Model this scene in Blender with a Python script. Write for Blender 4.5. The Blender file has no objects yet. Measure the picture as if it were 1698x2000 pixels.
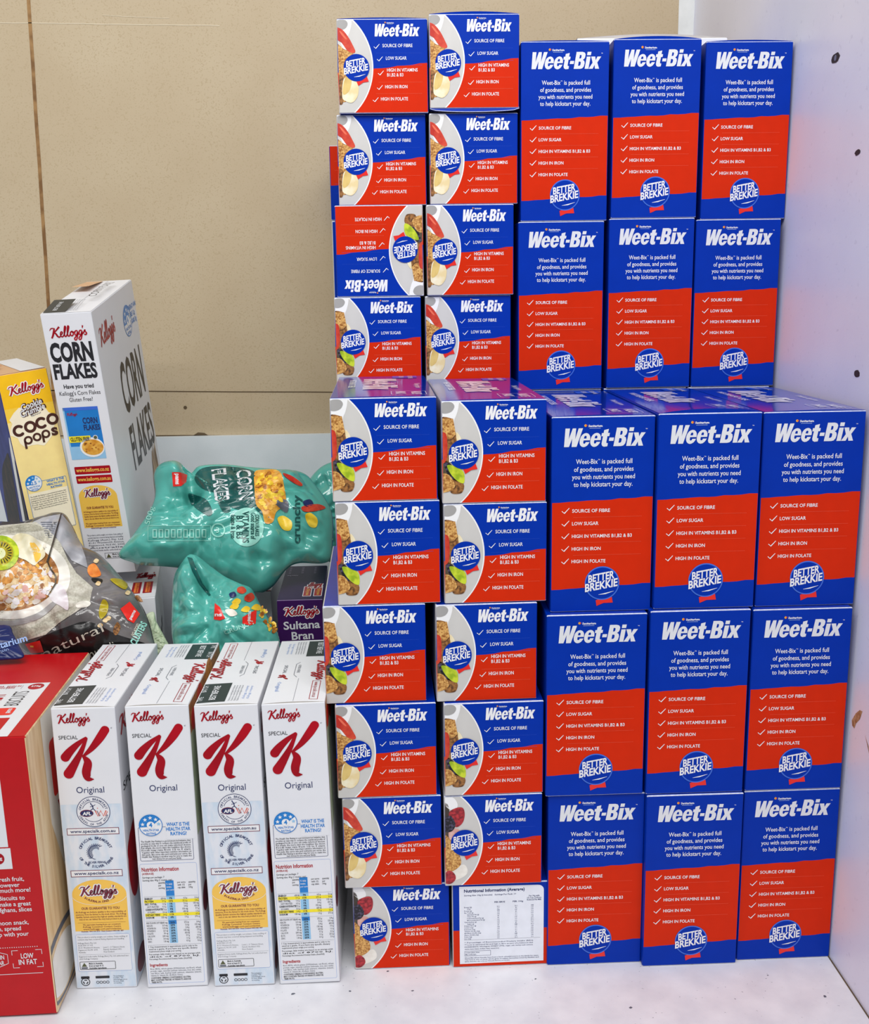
import bpy, bmesh, math, random
from mathutils import Vector, Matrix, noise
from mathutils.geometry import tessellate_polygon
SC = bpy.context.scene
COL = SC.collection
random.seed(7)

# ---------------------------------------------------------------- camera
CAM = Vector((0.009476, -0.994683, 0.701290))
CR = Vector((0.999018, -0.041747, -0.014810))
CU = Vector((0.023004, 0.203245, 0.978858))
CF = Vector((0.037855, 0.978238, -0.204005))
FPX = 2062.4
cd = bpy.data.cameras.new('camera'); cam = bpy.data.objects.new('camera', cd); COL.objects.link(cam)
cd.sensor_fit = 'VERTICAL'; cd.sensor_height = 24.0; cd.lens = FPX / 2000 * 24.0
cd.clip_start = 0.01
cam.matrix_world = Matrix(((CR.x, CU.x, -CF.x, CAM.x), (CR.y, CU.y, -CF.y, CAM.y), (CR.z, CU.z, -CF.z, CAM.z), (0, 0, 0, 1)))
SC.camera = cam

# ---------------------------------------------------------------- world, lights, exposure
w = bpy.data.worlds.new('world'); SC.world = w; w.use_nodes = True
w.node_tree.nodes['Background'].inputs[0].default_value = (0.92, 0.96, 1.0, 1)
w.node_tree.nodes['Background'].inputs[1].default_value = 0.30
def area(name, loc, target, sx, sy, power, col):
    l = bpy.data.lights.new(name, 'AREA'); l.shape = 'RECTANGLE'; l.size = sx; l.size_y = sy
    l.energy = power; l.color = col
    o = bpy.data.objects.new(name, l); COL.objects.link(o); o.location = loc
    d = Vector(target) - Vector(loc); o.rotation_euler = d.to_track_quat('-Z', 'Y').to_euler()
    return o
for lx, ly, lz, pw in ((-.15, -.55, 2.05, 9.5), (.1, -1.15, 2.15, 13), (-.2, -1.9, 2.25, 17)):   # three ceiling tubes in front of the shelf
    area('ceiling_tube', (lx, ly, lz), (0.0, .15, .45), 1.9, .13, pw, (1.0, .99, .97))
vs = SC.view_settings
vs.view_transform = 'Standard'; vs.look = 'None'; vs.gamma = 1.0; vs.exposure = 0.34; vs.use_curve_mapping = False

# ---------------------------------------------------------------- materials
def lin(c):
    return tuple(((v / 255) / 12.92 if v / 255 <= 0.04045 else ((v / 255 + 0.055) / 1.055) ** 2.4) for v in c)
MATS = {}
def mat(name, rgb, rough=0.36, var=0.05, scale=60, rgb2=None, lo=0.4, hi=0.6, bump=0.0, bscale=None, spec=0.5, coat=0.0, metal=0.0, detail=3.0, stretch=None, tweak=0.0):
    m = bpy.data.materials.new(name); m.use_nodes = True
    nt = m.node_tree; b = nt.nodes['Principled BSDF']
    tc = nt.nodes.new('ShaderNodeTexCoord'); n = nt.nodes.new('ShaderNodeTexNoise')
    n.inputs['Scale'].default_value = scale; n.inputs['Detail'].default_value = detail
    src = tc.outputs['Object']
    if stretch:
        mp = nt.nodes.new('ShaderNodeMapping'); mp.inputs['Scale'].default_value = stretch
        nt.links.new(src, mp.inputs['Vector']); src = mp.outputs['Vector']
    nt.links.new(src, n.inputs['Vector'])
    r = nt.nodes.new('ShaderNodeValToRGB')
    a = lin(rgb)
    if rgb2 is None:
        c1 = tuple(x * (1 - var) for x in a); c2 = tuple(min(1, x * (1 + var)) for x in a)
        r.color_ramp.elements[0].position = 0.3; r.color_ramp.elements[1].position = 0.7
    else:
        c1 = a; c2 = lin(rgb2)
        r.color_ramp.elements[0].position = lo; r.color_ramp.elements[1].position = hi
    r.color_ramp.elements[0].color = (*c1, 1); r.color_ramp.elements[1].color = (*c2, 1)
    nt.links.new(n.outputs['Fac'], r.inputs['Fac']); nt.links.new(r.outputs['Color'], b.inputs['Base Color'])
    b.inputs['Roughness'].default_value = rough
    b.inputs['Specular IOR Level'].default_value = spec
    b.inputs['Coat Weight'].default_value = coat; b.inputs['Coat Roughness'].default_value = 0.08
    b.inputs['Metallic'].default_value = metal
    if bump:
        bp = nt.nodes.new('ShaderNodeBump'); bp.inputs['Strength'].default_value = bump; bp.inputs['Distance'].default_value = 0.002
        n2 = nt.nodes.new('ShaderNodeTexNoise'); n2.inputs['Scale'].default_value = bscale or scale * 3; n2.inputs['Detail'].default_value = 4
        nt.links.new(tc.outputs['Object'], n2.inputs['Vector'])
        nt.links.new(n2.outputs['Fac'], bp.inputs['Height']); nt.links.new(bp.outputs['Normal'], b.inputs['Normal'])
    MATS[name] = m
    return m
R0 = 0.3
mat('blue', (0, 50, 166), .36, .03, spec=.12); mat('red', (212, 44, 8), .36, .03, spec=.12)
mat('gloss_blue', (0, 46, 165), 0.13, .03, spec=0.75); mat('gloss_white', (225, 228, 240), 0.2, .02, spec=0.7)
mat('blue_light', (60, 110, 215), R0, .03); mat('red_light', (240, 112, 84), R0, .02); mat('blue_line', (40, 85, 200), R0, .02)
mat('white', (240, 240, 242), R0, .015); mat('offwhite', (226, 228, 232), R0, .015)
mat('edge', (206, 212, 230), 0.5, .15, 400)
mat('plate', (206, 204, 200), R0, .06, 30); mat('plate_dark', (168, 166, 164), R0, .05, 50); mat('rim', (246, 246, 246), R0, .01)
mat('biscuit', (150, 88, 26), 0.4, rgb2=(232, 182, 104), scale=480, lo=.36, hi=.64)
mat('biscuit_dark', (84, 50, 22), 0.4, rgb2=(170, 116, 60), scale=420, lo=.35, hi=.65)
mat('strawberry', (190, 36, 22), 0.4, rgb2=(226, 84, 52), scale=90, lo=.35, hi=.7)
mat('banana', (236, 214, 160), 0.4, rgb2=(248, 240, 212), scale=70); mat('banana_skin', (208, 172, 96), .4, rgb2=(228, 198, 120), scale=90)
mat('kiwi', (150, 178, 20), 0.4, rgb2=(206, 220, 50), scale=120); mat('kiwi_core', (236, 240, 190), .4)
mat('berry', (120, 18, 30), 0.4, rgb2=(196, 50, 58), scale=330, lo=.35, hi=.65)
mat('blackberry', (14, 12, 22), 0.4, rgb2=(92, 84, 112), scale=420, lo=.45, hi=.7)
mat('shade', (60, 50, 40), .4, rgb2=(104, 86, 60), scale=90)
mat('cream', (244, 240, 230), .4, rgb2=(228, 222, 210), scale=60)
mat('gold', (240, 170, 40), R0)
mat('k_white', (232, 233, 238), .38, .012, 30); mat('k_blue', (206, 221, 236), .38, rgb2=(229, 232, 239), scale=70, lo=.38, hi=.6, stretch=(1.6, 1, .5))
mat('k_red', (158, 8, 28), R0, rgb2=(180, 12, 32), scale=20, spec=.2); mat('maroon', (120, 20, 50), R0)
mat('ink', (28, 28, 34), .4); mat('ink_grey', (96, 100, 112), .4); mat('navy', (24, 40, 96), .4); mat('print_blue', (18, 126, 206), R0); mat('sky', (148, 200, 236), R0)
mat('dark_panel', (46, 52, 54), .4); mat('yellow', (252, 232, 40), R0); mat('amber', (250, 200, 84), R0, .02); mat('olive', (86, 90, 56), R0)
mat('orange_red', (226, 84, 50), R0); mat('orange', (240, 130, 40), R0); mat('soft_blue', (150, 176, 226), R0)
mat('board_edge', (206, 200, 190), .7)
mat('coco_yellow', (252, 196, 14), R0); mat('coco_yellow2', (252, 208, 66), R0); mat('coco_pale', (253, 226, 150), R0); mat('coco_glow', (252, 240, 212), R0); mat('coco_brown', (72, 34, 24), R0)
mat('coco_blue', (26, 38, 118), .5, rgb2=(56, 68, 150), scale=14, spec=.15); mat('coco_choc', (24, 16, 14), .5, spec=.15, rgb2=(78, 50, 34), scale=60, lo=.45, hi=.8)
mat('kraft_print', (224, 176, 132), R0)
mat('purple', (62, 24, 88), R0, .04, spec=.25); mat('purple_dark', (48, 34, 72), .4, .04, spec=.15); mat('lilac', (150, 130, 170), R0)
mat('grain', (150, 112, 62), R0, rgb2=(206, 174, 122), scale=120, stretch=(1, 1, .2))
mat('wheat_red', (190, 16, 24), .33, .03, spec=.3); mat('tag_red', (232, 40, 30), R0)
mat('wood', (214, 178, 128), .45, rgb2=(238, 212, 168), scale=18, stretch=(6, 6, .6), lo=.35, hi=.65)
mat('bowl_white', (240, 236, 226), R0); mat('milk', (248, 244, 236), R0)
mat('teal', (84, 178, 166), .12, .06, 14, bump=.06, bscale=90, spec=.9); mat('teal_dark', (18, 86, 82), .26, .08, 30, spec=.7); mat('teal_pale', (160, 226, 212), .3, .06)
mat('seal_teal', (34, 136, 118), .26, .1, 40, bump=.5, bscale=80, spec=.7)
mat('flake', (214, 140, 30), .35, rgb2=(246, 192, 84), scale=120, lo=.35, hi=.65); mat('flake_dark', (150, 84, 16), .35, rgb2=(206, 132, 40), scale=150)
mat('mango', (240, 196, 30), .35, rgb2=(250, 216, 70), scale=60)
mat('film_grey', (84, 80, 80), .15, rgb2=(122, 118, 118), scale=16, bump=.06, bscale=80, spec=.7)
mat('film_dark', (40, 34, 32), .24, rgb2=(70, 62, 60), scale=14, spec=.7); mat('film_black', (22, 20, 20), .3)
mat('film_silver', (146, 146, 152), .3, rgb2=(178, 178, 184), scale=40, spec=.7); mat('film_green', (176, 190, 158), .3, rgb2=(196, 208, 178), scale=30, bump=.4, bscale=60)
mat('linen', (186, 182, 166), .5, rgb2=(206, 202, 188), scale=420, lo=.4, hi=.6); mat('linen_dark', (156, 152, 136), .5, rgb2=(182, 178, 160), scale=420)
mat('oat', (214, 180, 126), .4, rgb2=(236, 212, 168), scale=200); mat('oat_dark', (150, 96, 48), .4, rgb2=(190, 132, 76), scale=160); mat('oat_gold', (190, 122, 44), .4, rgb2=(226, 160, 76), scale=160)
mat('yoghurt', (240, 238, 240), .35, rgb2=(226, 214, 220), scale=60); mat('pink', (214, 160, 150), .4, rgb2=(230, 196, 186), scale=120)
mat('pear', (224, 214, 178), .4, rgb2=(240, 234, 212), scale=40); mat('apricot', (226, 120, 40), .35, rgb2=(240, 152, 70), scale=120); mat('seed_green', (170, 150, 24), .3, rgb2=(196, 180, 50), scale=80)
mat('pouch_blue', (14, 30, 92), .28, .1, 20)
mat('plastic_glint', (225, 240, 236), .2)
mat('table_print', (236, 240, 248), R0)

# ---------------------------------------------------------------- helpers
def at(px, py, y=None, x=None, z=None):
    d = CF + CR * ((px - 849) / FPX) + CU * ((1000 - py) / FPX)
    t = (y - CAM.y) / d.y if y is not None else (x - CAM.x) / d.x if x is not None else (z - CAM.z) / d.z
    return CAM + d * t
def link(name, me, parent=None):
    o = bpy.data.objects.new(name, me); COL.objects.link(o)
    if parent: o.parent = parent
    return o
def tag(o, label=None, cat=None, group=None, kind=None):
    if label: o['label'] = label
    if cat: o['category'] = cat
    if group: o['group'] = group
    if kind: o['kind'] = kind
    return o
def empty(name, loc=(0, 0, 0), rot=None):
    o = bpy.data.objects.new(name, None); COL.objects.link(o); o.location = loc
    o.empty_display_size = 0.02
    if rot is not None: o.rotation_euler = rot
    return o
def mesh_from(verts, faces, mats, fm, smooth=False):
    me = bpy.data.meshes.new('m'); me.from_pydata([tuple(v) for v in verts], [], faces)
    names = []
    for k in fm:
        if k not in names: names.append(k)
    for k in names: me.materials.append(MATS[k])
    ix = {k: i for i, k in enumerate(names)}
    me.polygons.foreach_set('material_index', [ix[k] for k in fm])
    if smooth: me.polygons.foreach_set('use_smooth', [True] * len(faces))
    me.update(); return me

TXT = {}
def glyphs(s, bold, res=3):
    k = (s, bold, res)
    if k not in TXT:
        c = bpy.data.curves.new('t', 'FONT'); c.body = s; c.size = 1.0; c.offset = bold; c.resolution_u = res; c.fill_mode = 'BOTH'
        o = bpy.data.objects.new('t', c)
        me = bpy.data.meshes.new_from_object(o)
        TXT[k] = ([(v.co.x, v.co.y) for v in me.vertices], [tuple(p.vertices) for p in me.polygons])
        bpy.data.objects.remove(o); bpy.data.meshes.remove(me); bpy.data.curves.remove(c)
    return TXT[k]
CAPH = max(y for x, y in glyphs('H', 0)[0])

class Print:
    """flat printing collected in panel coordinates (metres), then laid on a panel"""
    def __init__(self, flip_y=False):
        self.v = []; self.f = []; self.m = []; self.flip = flip_y
    def tris(self, pts, faces, m, layer):
        b = len(self.v); self.v += [(p[0], p[1], layer) for p in pts]
        self.f += [tuple(b + i for i in f) for f in faces]; self.m += [m] * len(faces)
    def poly(self, pts, m, layer=1, holes=()):
        loops = [[Vector((p[0], p[1], 0)) for p in pts]] + [[Vector((p[0], p[1], 0)) for p in h] for h in holes]
        flat = [q for l in loops for q in l]
        self.tris([(q.x, q.y) for q in flat], tessellate_polygon(loops), m, layer)
    def rect(self, x0, y0, x1, y1, m, layer=1):
        self.tris([(x0, y0), (x1, y0), (x1, y1), (x0, y1)], [(0, 1, 2, 3)], m, layer)
    def rrect(self, x0, y0, x1, y1, r, m, layer=1):
        self.poly(rr(x0, y0, x1, y1, r), m, layer)
    def frame(self, x0, y0, x1, y1, t, m, layer=1, r=0.0):
        if r: self.poly(rr(x0, y0, x1, y1, r), m, layer, [rr(x0 + t, y0 + t, x1 - t, y1 - t, max(r - t, 1e-5))])
        else:
            self.rect(x0, y0, x1, y0 + t, m, layer); self.rect(x0, y1 - t, x1, y1, m, layer)
            self.rect(x0, y0 + t, x0 + t, y1 - t, m, layer); self.rect(x1 - t, y0 + t, x1, y1 - t, m, layer)
    def disc(self, cx, cy, rx, m, layer=1, ry=None, n=40, a0=0, a1=2 * math.pi):
        ry = ry or rx
        pts = [(cx + rx * math.cos(a0 + (a1 - a0) * i / n), cy + ry * math.sin(a0 + (a1 - a0) * i / n)) for i in range(n + (a1 - a0 < 6.28))]
        if a1 - a0 < 6.28: pts.append((cx, cy))
        self.poly(pts, m, layer)
    def ring(self, cx, cy, r, t, m, layer=1, n=48):
        o = [(cx + r * math.cos(2 * math.pi * i / n), cy + r * math.sin(2 * math.pi * i / n)) for i in range(n)]
        h = [(cx + (r - t) * math.cos(2 * math.pi * i / n), cy + (r - t) * math.sin(2 * math.pi * i / n)) for i in range(n)]
        pts = o + h
        self.tris(pts, [(i, (i + 1) % n, n + (i + 1) % n, n + i) for i in range(n)], m, layer)
    def stroke(self, pts, wd, m, layer=1, caps=True):
        ws = wd if isinstance(wd, (list, tuple)) else [wd] * len(pts)
        L = []; Rr = []
        for i, p in enumerate(pts):
            a = pts[max(i - 1, 0)]; b = pts[min(i + 1, len(pts) - 1)]
            dx, dy = b[0] - a[0], b[1] - a[1]; l = math.hypot(dx, dy) or 1e-9
            nx, ny = -dy / l * ws[i] / 2, dx / l * ws[i] / 2
            L.append((p[0] + nx, p[1] + ny)); Rr.append((p[0] - nx, p[1] - ny))
        n = len(pts)
        self.tris(L + Rr, [(i, i + 1, n + i + 1, n + i) for i in range(n - 1)], m, layer)
        if caps:
            for i in (0, n - 1):
                if ws[i] > 1e-5: self.disc(pts[i][0], pts[i][1], ws[i] / 2, m, layer + (.25 if i else .4), n=20)
    def text(self, s, x, y, h, m, layer=2, w=None, align='l', bold=0.0, shear=0.0, rot=0.0, cond=1.0, res=3):
        vs_, fs = glyphs(s, bold, res)
        if not vs_: return
        x0 = min(p[0] for p in vs_); x1 = max(p[0] for p in vs_)
        sy = h / CAPH; sx = (w / (x1 - x0)) if w else sy * cond
        W = (x1 - x0) * sx; off = {'l': 0, 'c': -W / 2, 'r': -W}[align]
        c, sn = math.cos(rot), math.sin(rot); fl = -1 if self.flip else 1
        out = []
        for px, py in vs_:
            a = (px - x0) * sx + off + shear * py * sy; b = py * sy
            out.append((x + c * a - sn * b, y + fl * (sn * a + c * b)))
        self.tris(out, fs, m, layer)
    def arc_text(self, s, cx, cy, r, a0, a1, h, m, layer=2, bold=0.02, top=True):
        n = len(s)
        for i, ch in enumerate(s):
            if ch == ' ': continue
            a = a0 + (a1 - a0) * (i / (n - 1))
            self.text(ch, cx + r * math.cos(a), cy + r * math.sin(a), h, m, layer, align='c', bold=bold, rot=a - math.pi / 2 if top else a + math.pi / 2, res=2)
    def mesh(self, fn):
        return mesh_from([fn(*p) for p in self.v], self.f, None, self.m)
    def build(self, name, fn, parent):
        return link(name, self.mesh(fn), parent)
def rr(x0, y0, x1, y1, r, n=5):
    out = []
    for cx, cy, a in ((x1 - r, y1 - r, 0), (x0 + r, y1 - r, 90), (x0 + r, y0 + r, 180), (x1 - r, y0 + r, 270)):
        for i in range(n + 1):
            t = math.radians(a + 90 * i / n); out.append((cx + r * math.cos(t), cy + r * math.sin(t)))
    return out
def cr(pts, n=6, closed=False):
    out = []; N = len(pts)
    for i in range(N if closed else N - 1):
        g = (lambda k: pts[k % N]) if closed else (lambda k: pts[min(max(k, 0), N - 1)])
        p0, p1, p2, p3 = g(i - 1), g(i), g(i + 1), g(i + 2)
        for j in range(n):
            t = j / n
            out.append(tuple(0.5 * (2 * p1[k] + (p2[k] - p0[k]) * t + (2 * p0[k] - 5 * p1[k] + 4 * p2[k] - p3[k]) * t * t + (3 * p1[k] - p0[k] - 3 * p2[k] + p3[k]) * t ** 3) for k in range(len(p1))))
    if not closed: out.append(tuple(pts[-1]))
    return out
LAY = 0.00011
def front_fn(p, z0=0.0, x0=0.0, dy=0.0):
    return lambda u, v, l: (x0 + u, -dy - LAY * (l + 1), z0 + v)

# ---------------------------------------------------------------- lettering drawn by hand
def arc(cx, cy, rx, ry, a0, a1, n=8):
    return [(cx + rx * math.cos(math.radians(a0 + (a1 - a0) * i / n)), cy + ry * math.sin(math.radians(a0 + (a1 - a0) * i / n))) for i in range(n + 1)]
G_W = ([(0, 1), (.27, 1), (.32, .42), (.44, 1), (.65, 1), (.71, .42), (.80, 1), (1.06, 1), (.88, 0), (.58, 0), (.52, .46), (.42, 0), (.12, 0)], [])
G_E = (arc(.31, .40, .31, .34, 0, 180) + arc(.31, .32, .31, .34, 180, 355) + [(.615, .25), (.38, .25)] + arc(.31, .24, .075, .08, 0, -180, 6) + [(.235, .345), (.62, .345)],
       [[(.235, .44)] + arc(.31, .52, .075, .075, 180, 0, 6) + [(.385, .44)]])
G_T = ([(0, .55), (0, .72), (.1, .72), (.1, .88), (.37, .94), (.37, .72), (.48, .72), (.48, .55), (.37, .55), (.37, .23), (.4, .17), (.48, .17), (.48, 0), (.28, -.02), (.16, .03), (.1, .14), (.1, .55)], [])
G_H = ([(.02, .29), (.30, .29), (.30, .47), (.02, .47)], [])
G_B = ([(0, 0), (0, 1), (.42, 1), (.58, .96), (.67, .85), (.67, .68), (.62, .58), (.54, .53), (.66, .46), (.71, .33), (.69, .14), (.6, .03), (.46, 0)],
       [[(.27, .61), (.27, .82), (.36, .82), (.40, .78), (.40, .65), (.36, .61)], [(.27, .18), (.27, .43), (.37, .43), (.43, .38), (.43, .23), (.37, .18)]])
G_I = ([(0, 0), (.27, 0), (.27, .72), (0, .72)], [])
G_D = ([(0, .80), (.27, .80), (.27, 1.0), (0, 1.0)], [])
G_X = ([(0, .72), (.29, .72), (.37, .5), (.45, .72), (.72, .72), (.51, .37), (.72, 0), (.43, 0), (.35, .23), (.26, 0), (-.03, 0), (.18, .36)], [])
WB_SEQ = [(G_W, 0), (G_E, 1.0), (G_E, 1.65), (G_T, 2.27), (G_H, 2.76), (G_B, 3.12), (G_I, 3.90), (G_D, 3.90), (G_X, 4.21)]
def wb_logo(P, x, y, w, h, m='white', layer=2):
    sh = 0.2; tot = 4.93 + sh; s = w / tot
    for (o, hs), adv in WB_SEQ:
        f = lambda q: (x + s * (q[0] + adv + sh * q[1]), y + h * q[1])
        P.poly([f(q) for q in o], m, layer, [[f(q) for q in hh] for hh in hs])
KEL = [([(0.15, 1.55), (.5, 1.95), (1.0, 2.0), (1.45, 1.9)], [.1, .2, .2, .1]), ([(1.35, 2.0), (1.05, 1.2), (.75, .5), (.35, -.1)], [.3, .36, .36, .3]),
       ([(2.55, 2.2), (1.9, 1.65), (1.05, 1.0)], [.36, .28, .2]), ([(1.1, 1.05), (1.5, .8), (1.8, .25), (2.2, .0), (2.6, .3)], [.2, .34, .34, .28, .2]),
       ([(2.45, .4), (2.95, .65), (3.1, .95), (2.85, 1.1), (2.6, .75), (2.65, .2), (2.95, 0), (3.4, .35)], .24),
       ([(3.35, .3), (3.85, 1.3), (4.1, 2.0), (3.9, 2.2), (3.65, 1.5), (3.5, .6), (3.6, .05), (3.85, .05), (4.15, .4)], .24),
       ([(4.1, .3), (4.6, 1.3), (4.85, 2.0), (4.65, 2.2), (4.4, 1.5), (4.25, .6), (4.35, .05), (4.6, .05), (4.9, .4)], .24),
       ([(5.4, 1.0), (5.0, .75), (4.95, .25), (5.25, .0), (5.6, .3), (5.6, .8), (5.35, 1.0), (5.5, .75), (6.0, .8)], .24),
       ([(6.75, .95), (6.3, 1.0), (6.0, .6), (6.05, .15), (6.35, .1), (6.75, .8), (6.55, -.1), (6.2, -.85), (5.85, -.95), (5.75, -.6), (6.3, -.1), (6.95, .35)], .24),
       ([(7.8, .95), (7.35, 1.0), (7.05, .6), (7.1, .15), (7.4, .1), (7.8, .8), (7.6, -.1), (7.25, -.85), (6.9, -.95), (6.8, -.6), (7.35, -.1), (8.0, .35)], .24),
       ([(8.15, 2.0), (8.0, 1.45)], [.3, .16]), ([(8.0, .3), (8.55, 1.05), (8.5, .7), (8.8, .35), (8.65, .02), (8.2, .05)], .26)]
def kellogg(P, x, y, w, h, m='k_red', layer=3, outline=None, vert=False, fl=1, rot=0.0, n=4):
    """red script signature; x,y = left end of the base line, h = cap height"""
    sx = w / 9.0; sy = h / 2.2; c, s = math.cos(rot), math.sin(rot)
    for k in ((1, 0) if outline else (0,)):
        for ki, (pts, wd) in enumerate(KEL):
            q = []
            for i, (a, b) in enumerate(cr(pts, n)):
                X, Y = a * sx, (b + 0.045 * a) * sy
                q.append((x + c * X - s * Y, y + fl * (s * X + c * Y)))
            if isinstance(wd, list):
                ww = [t[0] for t in cr([(v,) for v in wd], n)]
            else: ww = [wd] * len(q)
            t = (sx + sy) / 2
            ww = [v * t * 1.15 + (0.5 * t if k else 0) for v in ww]
            P.stroke(q, ww, outline if k else m, layer - k * 1.0 + .08 * ki * (1 - .3 * k), caps=False)
def big_k(P, x, y, w, h, m='k_red', layer=2, rim='white'):
    f = lambda px, py: (x + (px - 1093) / 380 * w, y + (1072 - py) / 397 * h)
    s = w / 380
    parts = [([(1440, 702), (1395, 760), (1330, 830), (1262, 886)], [62, 60, 42, 16]),
             ([(1292, 756), (1225, 800), (1165, 850), (1128, 890)], [20, 40, 58, 66]),
             ([(1296, 760), (1250, 850), (1195, 935), (1143, 1008)], [20, 36, 56, 74]),
             ([(1262, 884), (1292, 930), (1275, 1000), (1285, 1045), (1325, 1052)], [18, 56, 62, 44, 6])]
    for pi, (ps, ws) in enumerate(parts):
        q = cr([f(*p) for p in ps], 8); ww = [t[0] * s * 1.06 for t in cr([(v,) for v in ws], 8)]
        P.stroke(q, ww, m, layer + .5 * pi)
def health_star(P, cx, cy, r, txt, layer=3):
    P.disc(cx, cy, r, 'white', layer, n=40); P.ring(cx, cy, r, r * .06, 'print_blue', layer + 2)
    full = 180 if txt == '4' else 110
    a0 = math.radians(180 - full * (0.82 if txt == '4' else 1)); P.poly([(cx + .96 * r * math.cos(a), cy + .96 * r * math.sin(a)) for a in [a0 + (math.radians(190) - a0) * i / 20 for i in range(21)]] + [(cx, cy - r * .15)], 'print_blue', layer + 1)
    for i in range(5):
        a = math.radians(172 - 41 * i)
        sx, sy = cx + .68 * r * math.cos(a), cy + .68 * r * math.sin(a)
        st = [(sx + (.19 if k % 2 == 0 else .08) * r * math.cos(math.radians(90 + 36 * k)), sy + (.19 if k % 2 == 0 else .08) * r * math.sin(math.radians(90 + 36 * k))) for k in range(10)]
        P.poly(st, 'white' if (i < 4 if txt == '4' else i < 2) else 'sky', layer + 2)
    P.disc(cx, cy + .02 * r, r * .33, 'white', layer + 3, n=24)
    P.text(txt, cx, cy - .16 * r, r * .38, 'print_blue', layer + 4, align='c', bold=.03)
    P.text('HEALTH STAR', cx, cy - .55 * r, r * .18, 'print_blue', layer + 2, w=r * 1.35, align='c', bold=.02)
    P.text('RATING', cx, cy - .85 * r, r * .18, 'print_blue', layer + 2, w=r * .8, align='c', bold=.02)
def lines(P, txts, x, y0, dy, h, m, w=None, align='l', layer=2, bold=.012, cond=.8):
    for i, t in enumerate(txts):
        P.text(t, x, y0 - i * dy, h, m, layer, w=w if (w and i < len(txts) - 1) else None, align=align, bold=bold, cond=cond, res=1)

# ---------------------------------------------------------------- generic carton
def carton_mesh(W, D, H, matf, edge='edge', bev=0.0013):
    bm = bmesh.new(); bmesh.ops.create_cube(bm, size=1)
    for v in bm.verts: v.co = Vector(((v.co.x + .5) * W, (v.co.y + .5) * D, (v.co.z + .5) * H))
    bmesh.ops.bevel(bm, geom=list(bm.edges), offset=bev, segments=2, affect='EDGES', profile=0.5)
    bm.normal_update()
    vs_ = [v.co.copy() for v in bm.verts]; bm.verts.index_update()
    fs = [tuple(v.index for v in f.verts) for f in bm.faces]
    fm = []
    for f in bm.faces:
        n = f.normal; k = [abs(n.x) > .3, abs(n.y) > .3, abs(n.z) > .3]
        if sum(k) > 1: fm.append(edge if (k[1] and k[2]) else matf('x' if k[0] else 'y', n))
        else: fm.append(matf('x' if k[0] else 'y' if k[1] else 'z', n))
    bm.free()
    return mesh_from(vs_, fs, None, fm)
MESH = {}
def cached(key, fn):
    if key not in MESH: MESH[key] = fn()
    return MESH[key]

# ---------------------------------------------------------------- structure: shelf, walls
def slab(name, verts8, m):
    f = [(0, 1, 2, 3), (7, 6, 5, 4), (0, 4, 5, 1), (1, 5, 6, 2), (2, 6, 7, 3), (3, 7, 4, 0)]
    me = bpy.data.meshes.new(name); me.from_pydata([tuple(v) for v in verts8], [], f); me.materials.append(m)
    bm = bmesh.new(); bm.from_mesh(me); bmesh.ops.recalc_face_normals(bm, faces=bm.faces); bm.to_mesh(me); bm.free()
    return tag(link(name, me), kind='structure')
def box8(x0, y0, z0, x1, y1, z1):
    return [(x0, y0, z0), (x1, y0, z0), (x1, y1, z0), (x0, y1, z0), (x0, y0, z1), (x1, y0, z1), (x1, y1, z1), (x0, y1, z1)]
def surf(name, rgb, rgb2, scale, rough, speck=None, speck_scale=300, speck_lo=.72, detail=6, spec=.5, bump=.05, bscale=500):
    m = mat(name, rgb, rough, rgb2=rgb2, scale=scale, lo=.3, hi=.7, detail=detail, spec=spec, bump=bump, bscale=bscale)
    if speck:
        nt = m.node_tree; b = nt.nodes['Principled BSDF']; old = b.inputs['Base Color'].links[0].from_socket
        n = nt.nodes.new('ShaderNodeTexNoise'); n.inputs['Scale'].default_value = speck_scale; n.inputs['Detail'].default_value = 2
        tc = nt.nodes.new('ShaderNodeTexCoord'); nt.links.new(tc.outputs['Object'], n.inputs['Vector'])
        r = nt.nodes.new('ShaderNodeValToRGB'); r.color_ramp.elements[0].position = speck_lo; r.color_ramp.elements[1].position = speck_lo + .06
        mx = nt.nodes.new('ShaderNodeMixRGB'); mx.inputs[2].default_value = (*lin(speck), 1)
        nt.links.new(n.outputs['Fac'], r.inputs['Fac']); nt.links.new(r.outputs['Color'], mx.inputs[0]); nt.links.new(old, mx.inputs[1]); nt.links.new(mx.outputs[0], b.inputs['Base Color'])
    return m
YB = 0.705
def wall_x(z): return 0.4630 + 0.0150 * z
floor_m = surf('laminate', (212, 212, 218), (228, 228, 232), 30, .4, speck=(150, 152, 162), speck_scale=260, speck_lo=.70)
slab('floor', box8(-1.3, -0.42, -0.03, wall_x(0) - .0006, YB + .02, 0.0), floor_m)
wall_m = surf('melamine', (234, 233, 247), (239, 238, 250), 14, .38, speck=(227, 226, 240), speck_scale=150, speck_lo=.66)
slab('wall_right', [(wall_x(-.03), -.42, -.03), (wall_x(-.03) + .03, -.42, -.03), (wall_x(-.03) + .03, YB + .03, -.03), (wall_x(-.03), YB + .03, -.03),
                    (wall_x(1.5), -.42, 1.5), (wall_x(1.5) + .03, -.42, 1.5), (wall_x(1.5) + .03, YB + .03, 1.5), (wall_x(1.5), YB + .03, 1.5)], wall_m)
brown = surf('kraft_board', (188, 169, 139), (195, 178, 149), 7, .62, speck=(182, 163, 132), speck_scale=500, speck_lo=.58, spec=.3)
back = slab('wall_back', box8(-1.3, YB, 0.0, 0.456, YB + .02, 1.5), brown)
slab('trim_1', box8(0.456, YB - .001, 0.0, wall_x(1.3) - .001, YB + .02, 1.5), mat('white_trim', (226, 228, 226), .5))
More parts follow.
